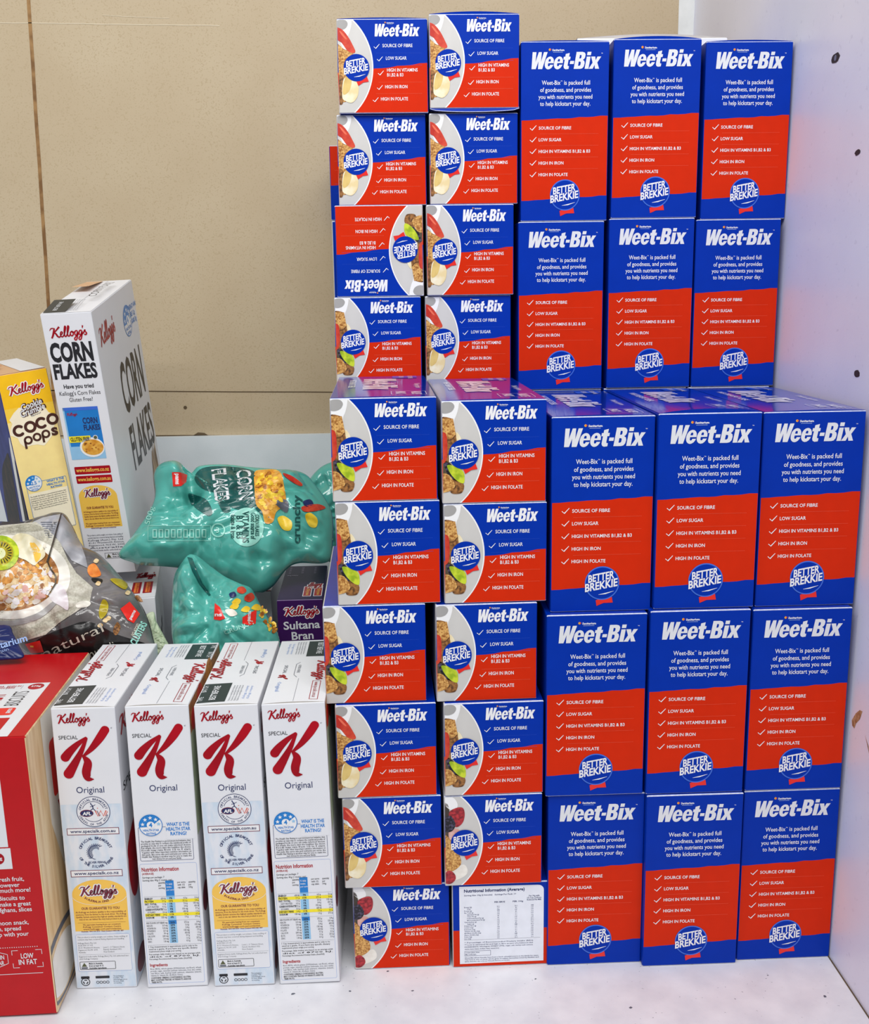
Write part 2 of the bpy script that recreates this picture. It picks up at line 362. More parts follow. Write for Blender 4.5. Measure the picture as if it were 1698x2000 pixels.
slab('trim_2', box8(-1.3, YB - .012, 0.0, -0.06, YB - .0005, 0.481), surf('white_board', (214, 224, 228), (226, 234, 238), 14, .45))
# seams and marks of the brown board
mat('seam', (120, 84, 44), .7, rgb2=(160, 122, 74), scale=40); mat('scratch', (214, 200, 172), .6); mat('groove', (92, 74, 50), .7)
def wall_mark(name, px0, px1, wd, m):
    a, b = at(*px0, y=YB), at(*px1, y=YB)
    if name == 'seam': a, b = a + (a - b) * .6, b + (b - a) * .35
    if name == 'joint': a = a + (a - b) * .8
    if name == 'edge_strip': a = a + (a - b) * 3
    P = Print(); n = 14; pts = [(a.x + (b.x - a.x) * i / n + random.uniform(-.0007, .0007), a.z + (b.z - a.z) * i / n + random.uniform(-.0004, .0004)) for i in range(n + 1)]
    P.stroke(pts, wd, m, 1, caps=False)
    return P.build(name, lambda u, v, l: (u, YB - .0004 * l, v), back)
wall_mark('seam', (54, -40), (97, 640), .0052, 'seam'); wall_mark('joint', (-60, 762), (1000, 768), .0016, 'groove')
wall_mark('scratch', (-40, 44), (430, 50), .0012, 'scratch'); wall_mark('scratch', (200, 30), (330, 36), .0008, 'scratch')
wall_mark('edge_strip', (313, 851), (660, 851), .0016, 'groove')
P = Print(); p = at(362, 796, y=YB); P.disc(p.x, p.z, .0028, 'groove'); p = at(392, 848, y=YB); P.poly([(p.x - .012, p.z - .002), (p.x - .004, p.z + .003), (p.x + .006, p.z + .002), (p.x + .012, p.z - .002)], 'groove')
P.build('hole', lambda u, v, l: (u, YB - .0004 * l, v), back)
fl = bpy.data.objects['floor']; P = Print()
P.stroke([(wall_x(0) - .0012, -.42), (wall_x(0) - .0012, YB)], .0016, 'groove', 1, caps=False)
P.build('joint', lambda u, v, l: (u, v, .0002 * l), fl)
P = Print()
for px, py, r in ((1232, 1968, .0016), (1612, 1946, .0018), (757, 1897, .0016), (572, 1941, .002), (684, 1936, .0012), (1046, 1912, .001), (806, 1935, .0012), (1500, 1905, .001)):
    p = at(px, py, z=0); P.poly([(p.x + r * random.uniform(.5, 1.5) * math.cos(k), p.y + r * .8 * random.uniform(.5, 1.5) * math.sin(k)) for k in (0, 1, 2, 3, 4, 5)], 'ink_grey', 1)
P.build('scuff_marks', lambda u, v, l: (u, v, .0002 * l), fl)
# screw holes and chips in the right wall
wr = bpy.data.objects['wall_right']
mat('hole_dark', (52, 40, 40), .7); mat('chip', (150, 104, 62), .8, rgb2=(188, 150, 110), scale=200); mat('screw', (150, 150, 156), .4, metal=.8)
def on_wall(px, py):
    x = .47
    for _ in range(4):
        p = at(px, py, x=x); x = wall_x(p.z)
    return p
def wall_patch(name, px, py, pts, m, layer=1, inner=None):
    c = on_wall(px, py); P = Print(); P.poly([(c.y + a, c.z + b) for a, b in pts], m, layer)
    if inner: P.disc(c.y, c.z, inner, 'screw', layer + 1, n=12)
    return P.build(name, lambda u, v, l: (wall_x(v) - .00025 * l, u, v), wr)
ov = lambda ry, rz, n=14, j=.15: [(ry * math.cos(6.283 * i / n) * (1 + random.uniform(-j, j)), rz * math.sin(6.283 * i / n) * (1 + random.uniform(-j, j))) for i in range(n)]
wall_patch('screw_hole', 1633, 113, ov(.0105, .0052), 'hole_dark', inner=.0030)
wall_patch('screw_hole', 1676, 298, ov(.0062, .0028), 'hole_dark'); wall_patch('screw_hole', 1675, 730, ov(.0064, .0036), 'hole_dark')
wall_patch('chipped_patch', 1675, 1404, [(-.010, .012), (-.004, .011), (.004, .004), (.011, -.006), (.009, -.011), (.004, -.012), (.001, -.005), (-.006, .002)], 'chip')
wall_patch('chipped_patch', 1694, 1450, [(.006, .006), (.001, .001), (-.008, -.010), (-.004, -.002)], 'chip')

# ---------------------------------------------------------------- wheat cereal boxes: shared printing
SW, SH, LW, LH, DP = 0.1009, 0.0997, 0.1000, 0.1948, 0.254
def check(P, x, y, w, m='white', layer=2):
    P.stroke([(x, y + w * .30), (x + w * .33, y), (x + w, y + w * .72)], [w * .10, w * .15, w * .08], m, layer, caps=False)
def badge(P, cx, cy, r, W, ring, layer=4):
    if ring: P.disc(cx, cy, r, 'blue_light', layer, n=44); P.disc(cx, cy, r * .93, 'blue', layer + 1, n=44)
    else: P.disc(cx, cy, r, 'blue', layer + 1, n=44)
    rot = math.radians(10)
    P.text('BETTER', cx - r * .80, cy + r * .04, r * .42, 'white', layer + 2, w=r * 1.52, bold=.028, shear=.18, rot=rot)
    P.text('BREKKIE', cx - r * .98, cy - r * .50, r * .44, 'white', layer + 2, w=r * 1.90, bold=.028, shear=.18, rot=rot)
    P.stroke([(cx - r * .2, cy - r * .68), (cx + r * .2, cy - r * .62), (cx + r * .68, cy - r * .48)], [.0002, r * .07, .0002], 'white', layer + 2, caps=False)
def sanitarium(P, x, y, w, layer=2):
    P.disc(x, y + .0004, w * .075, 'gold', layer, n=10); P.disc(x + w * .05, y + w * .03, w * .045, 'orange_red', layer + 1, n=8)
    P.text('Sanitarium', x + w * .16, y - w * .06, w * .12, 'white', layer, w=w * .80, bold=.03, res=1)
    P.rect(x + w * .22, y - w * .15, x + w * .86, y - w * .125, 'soft_blue', layer)
def ragged(x0, y0, x1, y1, n=12, a=.0005):
    rnd = random.Random(3)
    return [(x0 + (x1 - x0) * i / n, y0 + (y1 - y0) * i / n + (rnd.uniform(-a, a) if 0 < i < n else 0)) for i in range(n + 1)]
def small_front():
    W, H = SW, SH; V = lambda v: H * (1 - v); I = .0009
    P = Print()
    b = ragged(W * .0, V(.565), W - I, V(.468))
    P.poly([(I, I), (W - I, I)] + b[::-1], 'red', 0); P.poly(b + [(W - I, H - I), (I, H - I)], 'blue', 0)
    sanitarium(P, W * .535, V(.045), W * .10)
    wb_logo(P, W * .405, V(.186), W * .515, H * .130)
    for t, cx, x, x1, v in (('SOURCE OF FIBRE', .405, .500, .832, .300), ('LOW SUGAR', .437, .535, .765, .432), ('HIGH IN VITAMINS', .445, .545, .885, .558), ('B1,B2 & B3', None, .545, .725, .609), ('HIGH IN IRON', .430, .520, .768, .735), ('HIGH IN FOLATE', .380, .470, .772, .865)):
        P.text(t, W * x, V(v), H * .034, 'white', 2, w=W * (x1 - x), bold=.012, res=2)
        if cx: check(P, W * cx, V(v + (.012 if t != 'HIGH IN VITAMINS' else .035)), W * .062)
    for v, a, m in ((.363, .43, 'blue_line'), (.492, .46, 'blue_line'), (.672, .45, 'red_light'), (.793, .42, 'red_light')):
        x = W * a
        while x < W * .93: P.rect(x, V(v), x + .0008, V(v) + .00022, m, 2); x += .0013
    return P
def plate_circle(dr=0.0, I=.0009):
    W, H = SW, SH; c = -.267 * W; r = .652 * W + dr; pts = []
    a = math.asin(min(1, (H * .5 - I) / r))
    for i in range(41):
        t = a - 2 * a * i / 40; pts.append((max(I, c + r * math.cos(t)), H * .5 + r * math.sin(t)))
    return [(I, H - I)] + pts + [(I, I)]
def small_plate(kind):
    W, H = SW, SH; P = Print(); q = lambda u, v: (max(W * u, .0010), min(max(H * (1 - v), .0010), H - .0010))
    P.poly(plate_circle(.0009), 'rim', 1); P.poly(plate_circle(-.0004), 'plate', 2)
    S = lambda pts, m, l, n=5: P.poly([(max(a, .001), min(max(b, .001), H - .001)) for a, b in cr([(W * u, H * (1 - v)) for u, v in pts], n, True)], m, l)
    if kind in 'PQ':
        # mug handle at the top
        S([(-.02, .0), (.15, .0), (.165, .05), (.145, .13), (.12, .2), (.13, .33), (.1, .4), (.02, .2), (-.02, .16)], 'rim', 3)
        S([(.01, .02), (.09, .012), (.125, .05), (.1, .1), (.04, .12), (-.01, .1)], 'plate_dark', 4)
    if kind == 'P':
        S([(-.03, .17), (.10, .17), (.115, .24), (.15, .36), (.165, .44), (.15, .56), (.0, .58), (-.03, .4)], 'biscuit_dark', 4)
        P.poly([q(0, .165), q(.112, .17), q(.135, .32), q(.10, .36), q(0, .34)], 'biscuit', 5)
        S([(-.02, .32), (.04, .31), (.055, .42), (.045, .56), (0, .60), (-.03, .5)], 'strawberry', 6)
        S([(.14, .30), (.17, .33), (.19, .38), (.185, .43), (.155, .42), (.14, .36)], 'banana', 5)
        S([(-.02, .58), (.08, .6), (.1, .68), (.04, .76), (-.02, .74)], 'shade', 4)
        S([(.05, .62), (.12, .63), (.2, .68), (.215, .76), (.2, .80), (.14, .77), (.08, .70)], 'kiwi', 6)
        S([(.02, .60), (.08, .61), (.12, .70), (.15, .77), (.10, .76), (.05, .70)], 'blackberry', 5)
        S([(-.02, .71), (.06, .71), (.11, .78), (.12, .83), (.08, .87), (.02, .885), (-.02, .88)], 'biscuit', 6)
        S([(.1, .76), (.2, .80), (.205, .86), (.17, .90), (.08, .885)], 'biscuit_dark', 5)
    if kind == 'Q':
        S([(-.02, .30), (.08, .32), (.16, .35), (.19, .42), (.2, .6), (.12, .84), (.04, .88), (-.02, .86)], 'biscuit', 4)
        S([(-.02, .62), (.05, .6), (.07, .75), (.04, .9), (-.02, .86)], 'biscuit_dark', 5)
        S([(-.02, .10), (.05, .105), (.12, .18), (.18, .29), (.2, .345), (.17, .36), (.11, .33), (.05, .25), (-.02, .2)], 'strawberry', 5)
        S([(.03, .125), (.06, .145), (.11, .21), (.09, .21), (.05, .165)], 'red_light', 6)
        S([(.06, .64), (.14, .60), (.2, .63), (.225, .72), (.21, .82), (.15, .885), (.08, .87), (.04, .82)], 'banana', 6)
        S([(.08, .62), (.13, .60), (.15, .66), (.12, .76), (.06, .80), (.05, .74)], 'banana_skin', 7)
    if kind == 'R':
        S([(.01, .0), (.10, .02), (.14, .1), (.10, .16), (.03, .12), (.0, .06)], 'rim', 3)
        S([(-.02, .1), (.05, .12), (.06, .5), (-.02, .5)], 'shade', 3)
        S([(.05, .18), (.12, .13), (.19, .13), (.21, .2), (.19, .29), (.13, .34), (.08, .30)], 'berry', 5)
        S([(.0, .25), (.06, .21), (.1, .26), (.115, .32), (.08, .38), (.02, .39), (-.02, .34)], 'blackberry', 6)
        S([(.05, .38), (.14, .36), (.16, .44), (.06, .48)], 'pink', 4)
        S([(-.02, .44), (.05, .46), (.13, .6), (.17, .74), (.1, .82), (.03, .83), (-.02, .78)], 'biscuit', 4)
        S([(-.02, .8), (.08, .8), (.2, .76), (.23, .86), (.12, .93), (-.02, .93)], 'cream', 3)
        S([(.0, .85), (.05, .82), (.1, .86), (.11, .92), (.06, .97), (.0, .96), (-.02, .9)], 'berry', 5)
    return P
def small_badge():
    W, H = SW, SH; P = Print(); r = W * .143; cx, cy = W * .208, H * .485
    P.poly([(cx - r * .1, cy - r * .85), (cx + r * .1, cy - r * 1.33), (cx + r * .5, cy - r * 1.08), (cx + r * .92, cy - r * 1.02), (cx + r * .75, cy - r * .55)], 'tag_red', 7)
    badge(P, cx, cy, r, W, False, 8)
    return P
def nutrition_front():
    W, H = SW, SH; V = lambda v: H * (1 - v); I = .0009; P = Print()
    P.rect(I, I, W - I, V(.555), 'red', 0); P.rect(I, V(.555), W - I, H - I, 'blue', 0)
    pts = [(W * .075, V(.96))] + [(W * .955, V(.955))] + arc(W * .955 - .006, V(.04) - .006, .006, .006, 0, 90, 5) + [(W * .075, V(.03))]
    P.poly(pts, 'table_print', 1)
    P.text('Nutritional Information (Average)', W * .125, V(.10), H * .034, 'navy', 2, w=W * .63, bold=.03, res=2)
    P.text('Serving Size: 30g (2 biscuits)   Servings Per Pack: 19', W * .125, V(.145), H * .016, 'navy', 2, w=W * .54, bold=.015, res=1)
    for x, t in ((.44, 'PER SERVE'), (.63, 'PER 100g'), (.80, 'Per 30g with')):
        P.text(t, W * x, V(.235 if x < .8 else .175), H * .017, 'navy', 2, w=W * .11, bold=.02, res=1)
    P.text('1/2 Cup (125mL)', W * .78, V(.198), H * .016, 'navy', 2, w=W * .15, bold=.02, res=1); P.text('Reduced Fat Milk', W * .78, V(.221), H * .016, 'navy', 2, w=W * .15, bold=.02, res=1)
    rows = ['Energy (kJ)', '  (Cal)', 'Protein (g)', 'Fat, Total (g)', '  Saturated Fat (g)', '  Trans Fat (g)', '  Polyunsaturated Fat (g)', '  Monounsaturated Fat (g)', 'Carbohydrate (g)', '  Sugars (g)', 'Dietary Fibre (g)', 'Sodium (mg)', 'Potassium (mg)', 'Thiamin (Vit B1) (mg)', 'Riboflavin (Vit B2) (mg)', 'Niacin (Vit B3) (mg)', 'Folate (ug)', 'Iron (mg)']
    for i, t in enumerate(rows):
        y = V(.285 + i * .0222); ind = .03 if t.startswith(' ') else 0
        P.text(t.strip(), W * (.125 + ind), y, H * .0135, 'navy', 2, bold=.01, cond=.95, res=1)
        rnd = random.Random(i)
        for x in (.48, .665, .835):
            P.text(str(round(rnd.choice((448, 107, 3.7, .4, .1, .2, 20.1, .8, 3.3, 81, 102)), 1)), W * x, y, H * .0135, 'navy', 2, align='c', bold=.01, cond=.95, res=1)
    P.rect(W * .12, V(.672), W * .92, V(.670), 'ink_grey', 2)
    lines(P, ['* Percentage of Recommended Dietary Intake (RDI)', '** Low in saturated fat and high in fibre as part of a balanced diet', 'INGREDIENTS: Wholegrain WHEAT (97%), sugar, salt, barley malt extract,', 'vitamins (niacin, thiamin, riboflavin, folate), mineral (iron).'], W * .125, V(.71), H * .026, H * .0135, 'navy', W * .72)
    P.frame(W * .125, V(.865), W * .40, V(.805), .0003, 'navy', 2)
    lines(P, ['Contains gluten, wheat.', 'May contain lupin.'], W * .135, V(.83), H * .024, H * .0135, 'navy')
    lines(P, ['Weet-Bix wheat biscuits have been a lunch wheatful source in the family for years.', 'This box is one of many whole grain breakfast favourites loved by families and', 'athletes. Best before date on the top of this pack. Store in a cool dry place.'], W * .125, V(.895), H * .022, H * .0135, 'navy', W * .78)
    return P
def large_front():
    W, H = LW, LH; V = lambda v: H * (1 - v); I = .0009; P = Print()
    b1 = ragged(I, V(.431), W - I, V(.408)); b2 = ragged(I, V(.882), W - I, V(.856))
    P.poly(b1 + [(W - I, H - I), (I, H - I)], 'blue', 0); P.poly(b2 + b1[::-1], 'red', 0); P.poly([(I, I), (W - I, I)] + b2[::-1], 'blue', 0)
    sanitarium(P, W * .325, V(.047), W * .17)
    wb_logo(P, W * .10, V(.150), W * .815, H * .092, 'offwhite')
    P.text('™', W * .905, V(.072), H * .008, 'white', 2, res=1)
    for t, a, b, v in (('Weet-Bix™ is packed full', .237, .783, .236), ('of goodness, and provides', .218, .797, .275), ('you with nutrients you need', .200, .812, .313), ('to help kickstart your day.', .217, .790, .351)):
        if '™' in t:
            P.text('Weet-Bix', W * a, V(v), H * .0235, 'white', 2, w=W * (b - a) * .385, bold=.006, res=2); P.text('is packed full', W * (a + (b - a) * .462), V(v), H * .0235, 'white', 2, w=W * (b - a) * .538, bold=.006, res=2)
            P.text('™', W * (a + (b - a) * .39), V(v) + H * .014, H * .0085, 'white', 2, res=1); continue
        P.text(t, W * a, V(v), H * .0235, 'white', 2, w=W * (b - a), bold=.006, res=2)
    for i, (t, w_) in enumerate((('SOURCE OF FIBRE', .37), ('LOW SUGAR', .26), ('HIGH IN VITAMINS B1,B2 & B3', .59), ('HIGH IN IRON', .285), ('HIGH IN FOLATE', .335))):
        v = .482 + .0652 * i
        P.text(t, W * .205, V(v), H * .0170, 'white', 2, w=W * w_, bold=.013, res=2)
        check(P, W * .105, V(v + .003), W * .072)
        if i < 4:
            x = W * .22
            while x < W * .885: P.rect(x, V(v + .025), x + .0009, V(v + .025) + .0002, 'red_light', 2); x += .0014
    return P
def large_badge():
    W, H = LW, LH; P = Print(); r = W * .172; cx, cy = W * .51, H * .149
    P.poly([(cx - r * .35, cy - r * 1.02), (cx - r * .30, cy - r * 1.36), (cx + r * .1, cy - r * 1.19), (cx + r * .64, cy - r * 1.18), (cx + r * .58, cy - r * .84), (cx, cy - r * .9)], 'tag_red', 3)
    badge(P, cx, cy, r, W, True, 4)
    return P
def top_print(W, D, m='gloss_blue'):
    # u: from the back edge to the front edge, v: across to the far side
    P = Print(); P.rect(.001, .001, D - .001, W - .001, m, 0)
    P.rrect(D * .02, W * .62, D * .13, W * .90, .002, 'blue_line', 1)
    lines(P, ['BEST BEFORE', 'SEE SIDE'], D * .03, W * .80, W * .10, W * .05, 'gloss_white', bold=.02)
    wb_logo(P, D * .16, W * .30, D * .56, W * .36, 'gloss_white', 2)
    P.text('WHEAT BREAKFAST CEREAL', D * .20, W * .15, W * .07, 'gloss_white', 2, w=D * .40, bold=.02, res=1)
    for i, t in enumerate(('97% whole grain', 'high in iron')):
        P.text(t, D * (.44 + .12 * i), W * .84, W * .06, 'gloss_white', 2, w=D * .1, bold=.02, res=1)
    P.frame(D * .80, W * .58, D * .95, W * .92, .0006, 'gloss_white', 2, .003)
    P.text('VALUE', D * .815, W * .78, W * .09, 'gloss_white', 2, w=D * .12, bold=.03, res=1); P.text('PACK', D * .82, W * .63, W * .09, 'gloss_white', 2, w=D * .10, bold=.03, res=1)
    return P
def arch_top(W, D, H, b):
    """bowed closing flap with its printing; front edge rises in the middle"""
    P = top_print(W, D)
    z = lambda x, y: H + .0002 + b * 4 * (x / W) * (1 - x / W) * max(0.0, 1 - y / (D * .8)) ** 1.5
    vs_ = []; fs = []; nx, ny = 14, 10
    for j in range(ny + 1):
        for i in range(nx + 1):
            x = .0008 + (W - .0016) * i / nx; y = .0008 + (D - .0016) * j / ny; vs_.append((x, y, z(x, y)))
    for j in range(ny):
        for i in range(nx): fs.append((j * (nx + 1) + i, j * (nx + 1) + i + 1, (j + 1) * (nx + 1) + i + 1, (j + 1) * (nx + 1) + i))
    fm = ['gloss_blue'] * len(fs)
    k = len(vs_)
    for i in range(nx + 1): vs_.append((vs_[i][0], vs_[i][1] + .0008, H - .001))
    for i in range(nx): fs.append((k + i, k + i + 1, i + 1, i)); fm.append('blue')
    P.f = [f for f, m, q in zip(P.f, P.m, range(len(P.f))) if q > 0]; P.m = P.m[1:]
    base = len(vs_)
    for u, v, l in P.v:
        y = D - u; vs_.append((v, y, z(v, y) + .00012 * l + .0003))
    fs += [tuple(base + i for i in f) for f in P.f]; fm += P.m
    return mesh_from(vs_, fs, None, fm)
def small_mat(ax, n):
    if ax == 'x' and n.x < 0: return 'plate'
    return 'gloss_blue' if ax == 'z' else 'blue'
def large_mat(ax, n): return 'gloss_blue' if ax == 'z' else 'blue'
LASTBOX = [None]
def wheat_box(kind, x, y, z, yaw, zs, label, top=None, flip=False, prints=True):
    large = kind == 'L'; W, H = (LW, LH) if large else (SW, SH)
    c, s = math.cos(yaw), math.sin(yaw)
    o = empty('cereal_box', (x, y, z), (0, 0, yaw)); LASTBOX[0] = o; o.scale = (1, 1, zs)
    if flip:  # the box stands on its head
        o.location = (x + W * c, y + W * s, z + H * zs); o.rotation_euler = (0, math.pi, yaw)
    tag(o, label, 'cereal box', 'tall blue and red wheat cereal boxes' if large else 'small blue and red wheat cereal boxes')
    link('carton', cached('carton' + ('L' if large else 'S'), lambda: carton_mesh(W, DP, H, large_mat if large else small_mat)), o)
    if not prints: return o
    fn = front_fn(None)
    if kind == 'N':
        link('front_panel', cached('fpN', lambda: nutrition_front().mesh(fn)), o)
    else:
        fp = link('front_panel', cached('fp' + ('L' if large else 'S'), lambda: (large_front() if large else small_front()).mesh(fn)), o)
        if not large: link('plate_picture', cached('pl' + kind, lambda: small_plate(kind).mesh(fn)), fp)
        link('round_badge', cached('bd' + ('L' if large else 'S'), lambda: (large_badge() if large else small_badge()).mesh(fn)), fp)
    if top is not None:
        link('top_flap', cached('top%s%.4f' % ('L' if large else 'S', top), lambda: arch_top(W, DP, H, top)), o)
    return o
PIC = {'P': 'kiwi and strawberry plate', 'Q': 'strawberry and banana plate', 'R': 'raspberry and blackberry plate'}
ORD = ['top', 'second', 'third', 'fourth', 'fifth', 'bottom']
ya, yb_ = math.radians(.7), math.radians(.9)
LOWA = [('R', -.0435, .004), ('Q', -.0507, -.0004), ('Q', -.0545, -.0016), ('P', -.0633, .0026), ('P', -.0477, .003), ('P', -.0494, .003)]
LOWB = [('N', .0602, .001), ('R', .0529, -.0027), ('P', .0539, -.0036), ('P', .0474, .001), ('P', .0567, .003), ('P', .0558, .003)]
ZA = [.0002, .0978, .1994, .2998, .4017, .5052, .6050]; ZB = [.0002, .0977, .1991, .2991, .4005, .5009, .6006]
for colm, rows, Z, side, yw in (('A', LOWA, ZA, 'left', ya), ('B', LOWB, ZB, 'right', yb_)):
    for i, (k, x, y) in enumerate(rows):
        pos = ORD[5 - i]; pos = pos if pos in ('top', 'bottom') else pos + ' from top'
        lab = ('small cereal box showing its white nutrition table, bottom of right column, lower small-box stack' if k == 'N'
               else 'small cereal box with %s, %s, %s column, lower small-box stack' % (PIC[k], pos, side))
        wheat_box(k, x, y, Z[i], yw if i not in (0, 1) else 0.002, (Z[i + 1] - Z[i] - .0004) / SH, lab, top=.0008 if i == 5 else None)
def sag_flap(o, W, b):
    vs_ = []; fs = []; fm = []; n = 16
    for i in range(n + 1):
        t = i / n; d = b * (4 * t * (1 - t)) ** .45
        vs_ += [(W * t, .0010, .001), (W * t, .0004, -d), (W * t, .0000, -d - .0005), (W * t, .10, -.0002)]
    for i in range(n):
        a = 4 * i; fs += [(a, a + 4, a + 5, a + 1), (a + 1, a + 5, a + 6, a + 2), (a + 2, a + 6, a + 7, a + 3)]; fm += ['blue', 'edge', 'gloss_blue']
    link('bottom_flap', mesh_from(vs_, fs, None, fm), o)
UPA = [('P', -.0552, .2605), ('Q', -.0512, .2605), ('Q', -.046, .2704), ('Q', -.0425, .2642)]
UPB = [('Q', .0507, .2645), ('Q', .0536, .2605), ('Q', .0588, .265), ('Q', .0599, .2605)]
ZUA = [.5968, .6969, .7998, .8995, .9992]; ZUB = [.5951, .6970, .7995, .9034, 1.0028]
for rows, Z, side in ((UPA, ZUA, 'left'), (UPB, ZUB, 'right')):
    for i, (k, x, y) in enumerate(rows):
        pos = ['bottom', 'third from top', 'second from top', 'top'][i]
        fl = side == 'left' and i == 1
        kk = 'P' if fl else k
        lab = ('small cereal box standing upside down, third from top, left column, upper small-box stack' if fl
               else 'small cereal box with %s, %s, %s column, upper small-box stack' % (PIC[k], pos, side))
        wheat_box(kk, x, y, Z[i], 0, ((Z[i + 1] - Z[i] - .0004) if not (side == 'right' and i == 2) else .0996) / SH, lab, top=(.0012 if side == 'left' else .0026) if i == 3 else None, flip=fl)
        if side == 'right' and i == 3: sag_flap(LASTBOX[0], SW, .0034)
ZL = {'C': [.0002, .1955, .3887, .5832], 'D': [.0002, .1956, .3908, .5850], 'E': [.0002, .1950, .3892, .5840]}
XL = {'C': (.1600, .1567, .1615), 'D': (.2600, .2592, .2630), 'E': (.3622, .3622, .3662)}
YL = {'C': (-.0016, -.0048, .004), 'D': (-.0098, -.0074, -.0019), 'E': (-.0057, -.006, .0025)}
ZU = {'C': [.5853, .7792, .9740], 'D': [.5855, .7815, .9763], 'E': [.5850, .7793, .9741]}
XU = {'C': (.1599, .1627), 'D': (.2657, .2677), 'E': (.3680, .3740)}
YU = {'C': (.2605, .2618), 'D': (.2605, .2632), 'E': (.2615, .2678)}
YW = {'C': -.004, 'D': -.004, 'E': 0.0}
for cn, side in (('C', 'left'), ('D', 'middle'), ('E', 'right')):
    for i in range(3):
        lab = 'tall blue and red cereal box, %s of the %s column, lower tall-box stack' % (['bottom', 'middle', 'top'][i], side)
        wheat_box('L', XL[cn][i], YL[cn][i], ZL[cn][i], YW[cn] if i < 2 else (-.004 if cn != 'E' else 0), (ZL[cn][i + 1] - ZL[cn][i] - .0004) / LH, lab, top={'C': .0012, 'D': .0040, 'E': .0012}[cn] if i == 2 else None)
    for i in range(2):
        lab = 'tall blue and red cereal box, %s of the %s column, upper tall-box stack' % (['bottom', 'top'][i], side)
        wheat_box('L', XU[cn][i], YU[cn][i], ZU[cn][i], 0, (ZU[cn][i + 1] - ZU[cn][i] - .0004) / LH, lab, top={'C': .0010, 'D': .0030, 'E': .0016}[cn] if i == 1 else None)
# the rear row that carries the upper stacks
for x, kind, ztop, n in ((-.050, 'P', .5966, 6), (.0545, 'P', .5949, 6), (.1600, 'L', .5851, 3), (.2630, 'L', .5853, 3), (.3640, 'L', .5848, 3)):
    for i in range(n):
        hh = ztop / n
        o = wheat_box(kind, x, .2625, .0002 + hh * i, 0, (hh - .0003) / (LH if kind == 'L' else SH), 'blue cereal box in the hidden rear row under the upper stack', prints=False)
        o['group'] = 'cereal boxes of the rear row'
# a small box peeking out beside the upper stack, on more of the rear row
zt = at(648, 284, y=.535).z; zb = zt - SH; xl = at(645, 350, y=.535).x
wheat_box('P', xl, .535, zb, 0, .998, 'small cereal box peeking out behind the upper small-box stack, its red part showing', flip=True)
for i in range(7):
    hh = (zb - .0004) / 7
    o = wheat_box('P', xl, .535, .0002 + hh * i, 0, (hh - .0003) / SH, 'blue cereal box in the hidden rear row under the upper stack', prints=False); o['group'] = 'cereal boxes of the rear row'
# a pale box lying on top of the tall stack
pA, pB = at(1128, 72, y=.40), at(1422, 72, y=.40)
o = empty('cereal_box', (pA.x, .40, .9772)); tag(o, 'pale white box lying flat on top of the upper tall cereal boxes', 'cereal box')
hz = at(1270, 74, y=.40).z - .9772
link('carton', carton_mesh(pB.x - pA.x, .11, hz, lambda a, n: 'k_white', 'k_white'), o)
vs_ = []; fs = []
wd = pB.x - pA.x
for i in range(13):
    t = i / 12; zz = hz + .0002 + .0045 * math.sin(math.pi * t) ; vs_ += [(wd * .0 + wd * t, .001, zz), (wd * t, .105, zz), (wd * t, .002, hz - .001)]
for i in range(12):
    a = 3 * i; fs += [(a, a + 3, a + 4, a + 1), (a + 2, a + 5, a + 3, a)]
link('top_flap', mesh_from(vs_, fs, None, ['board_edge'] * len(fs)), o)

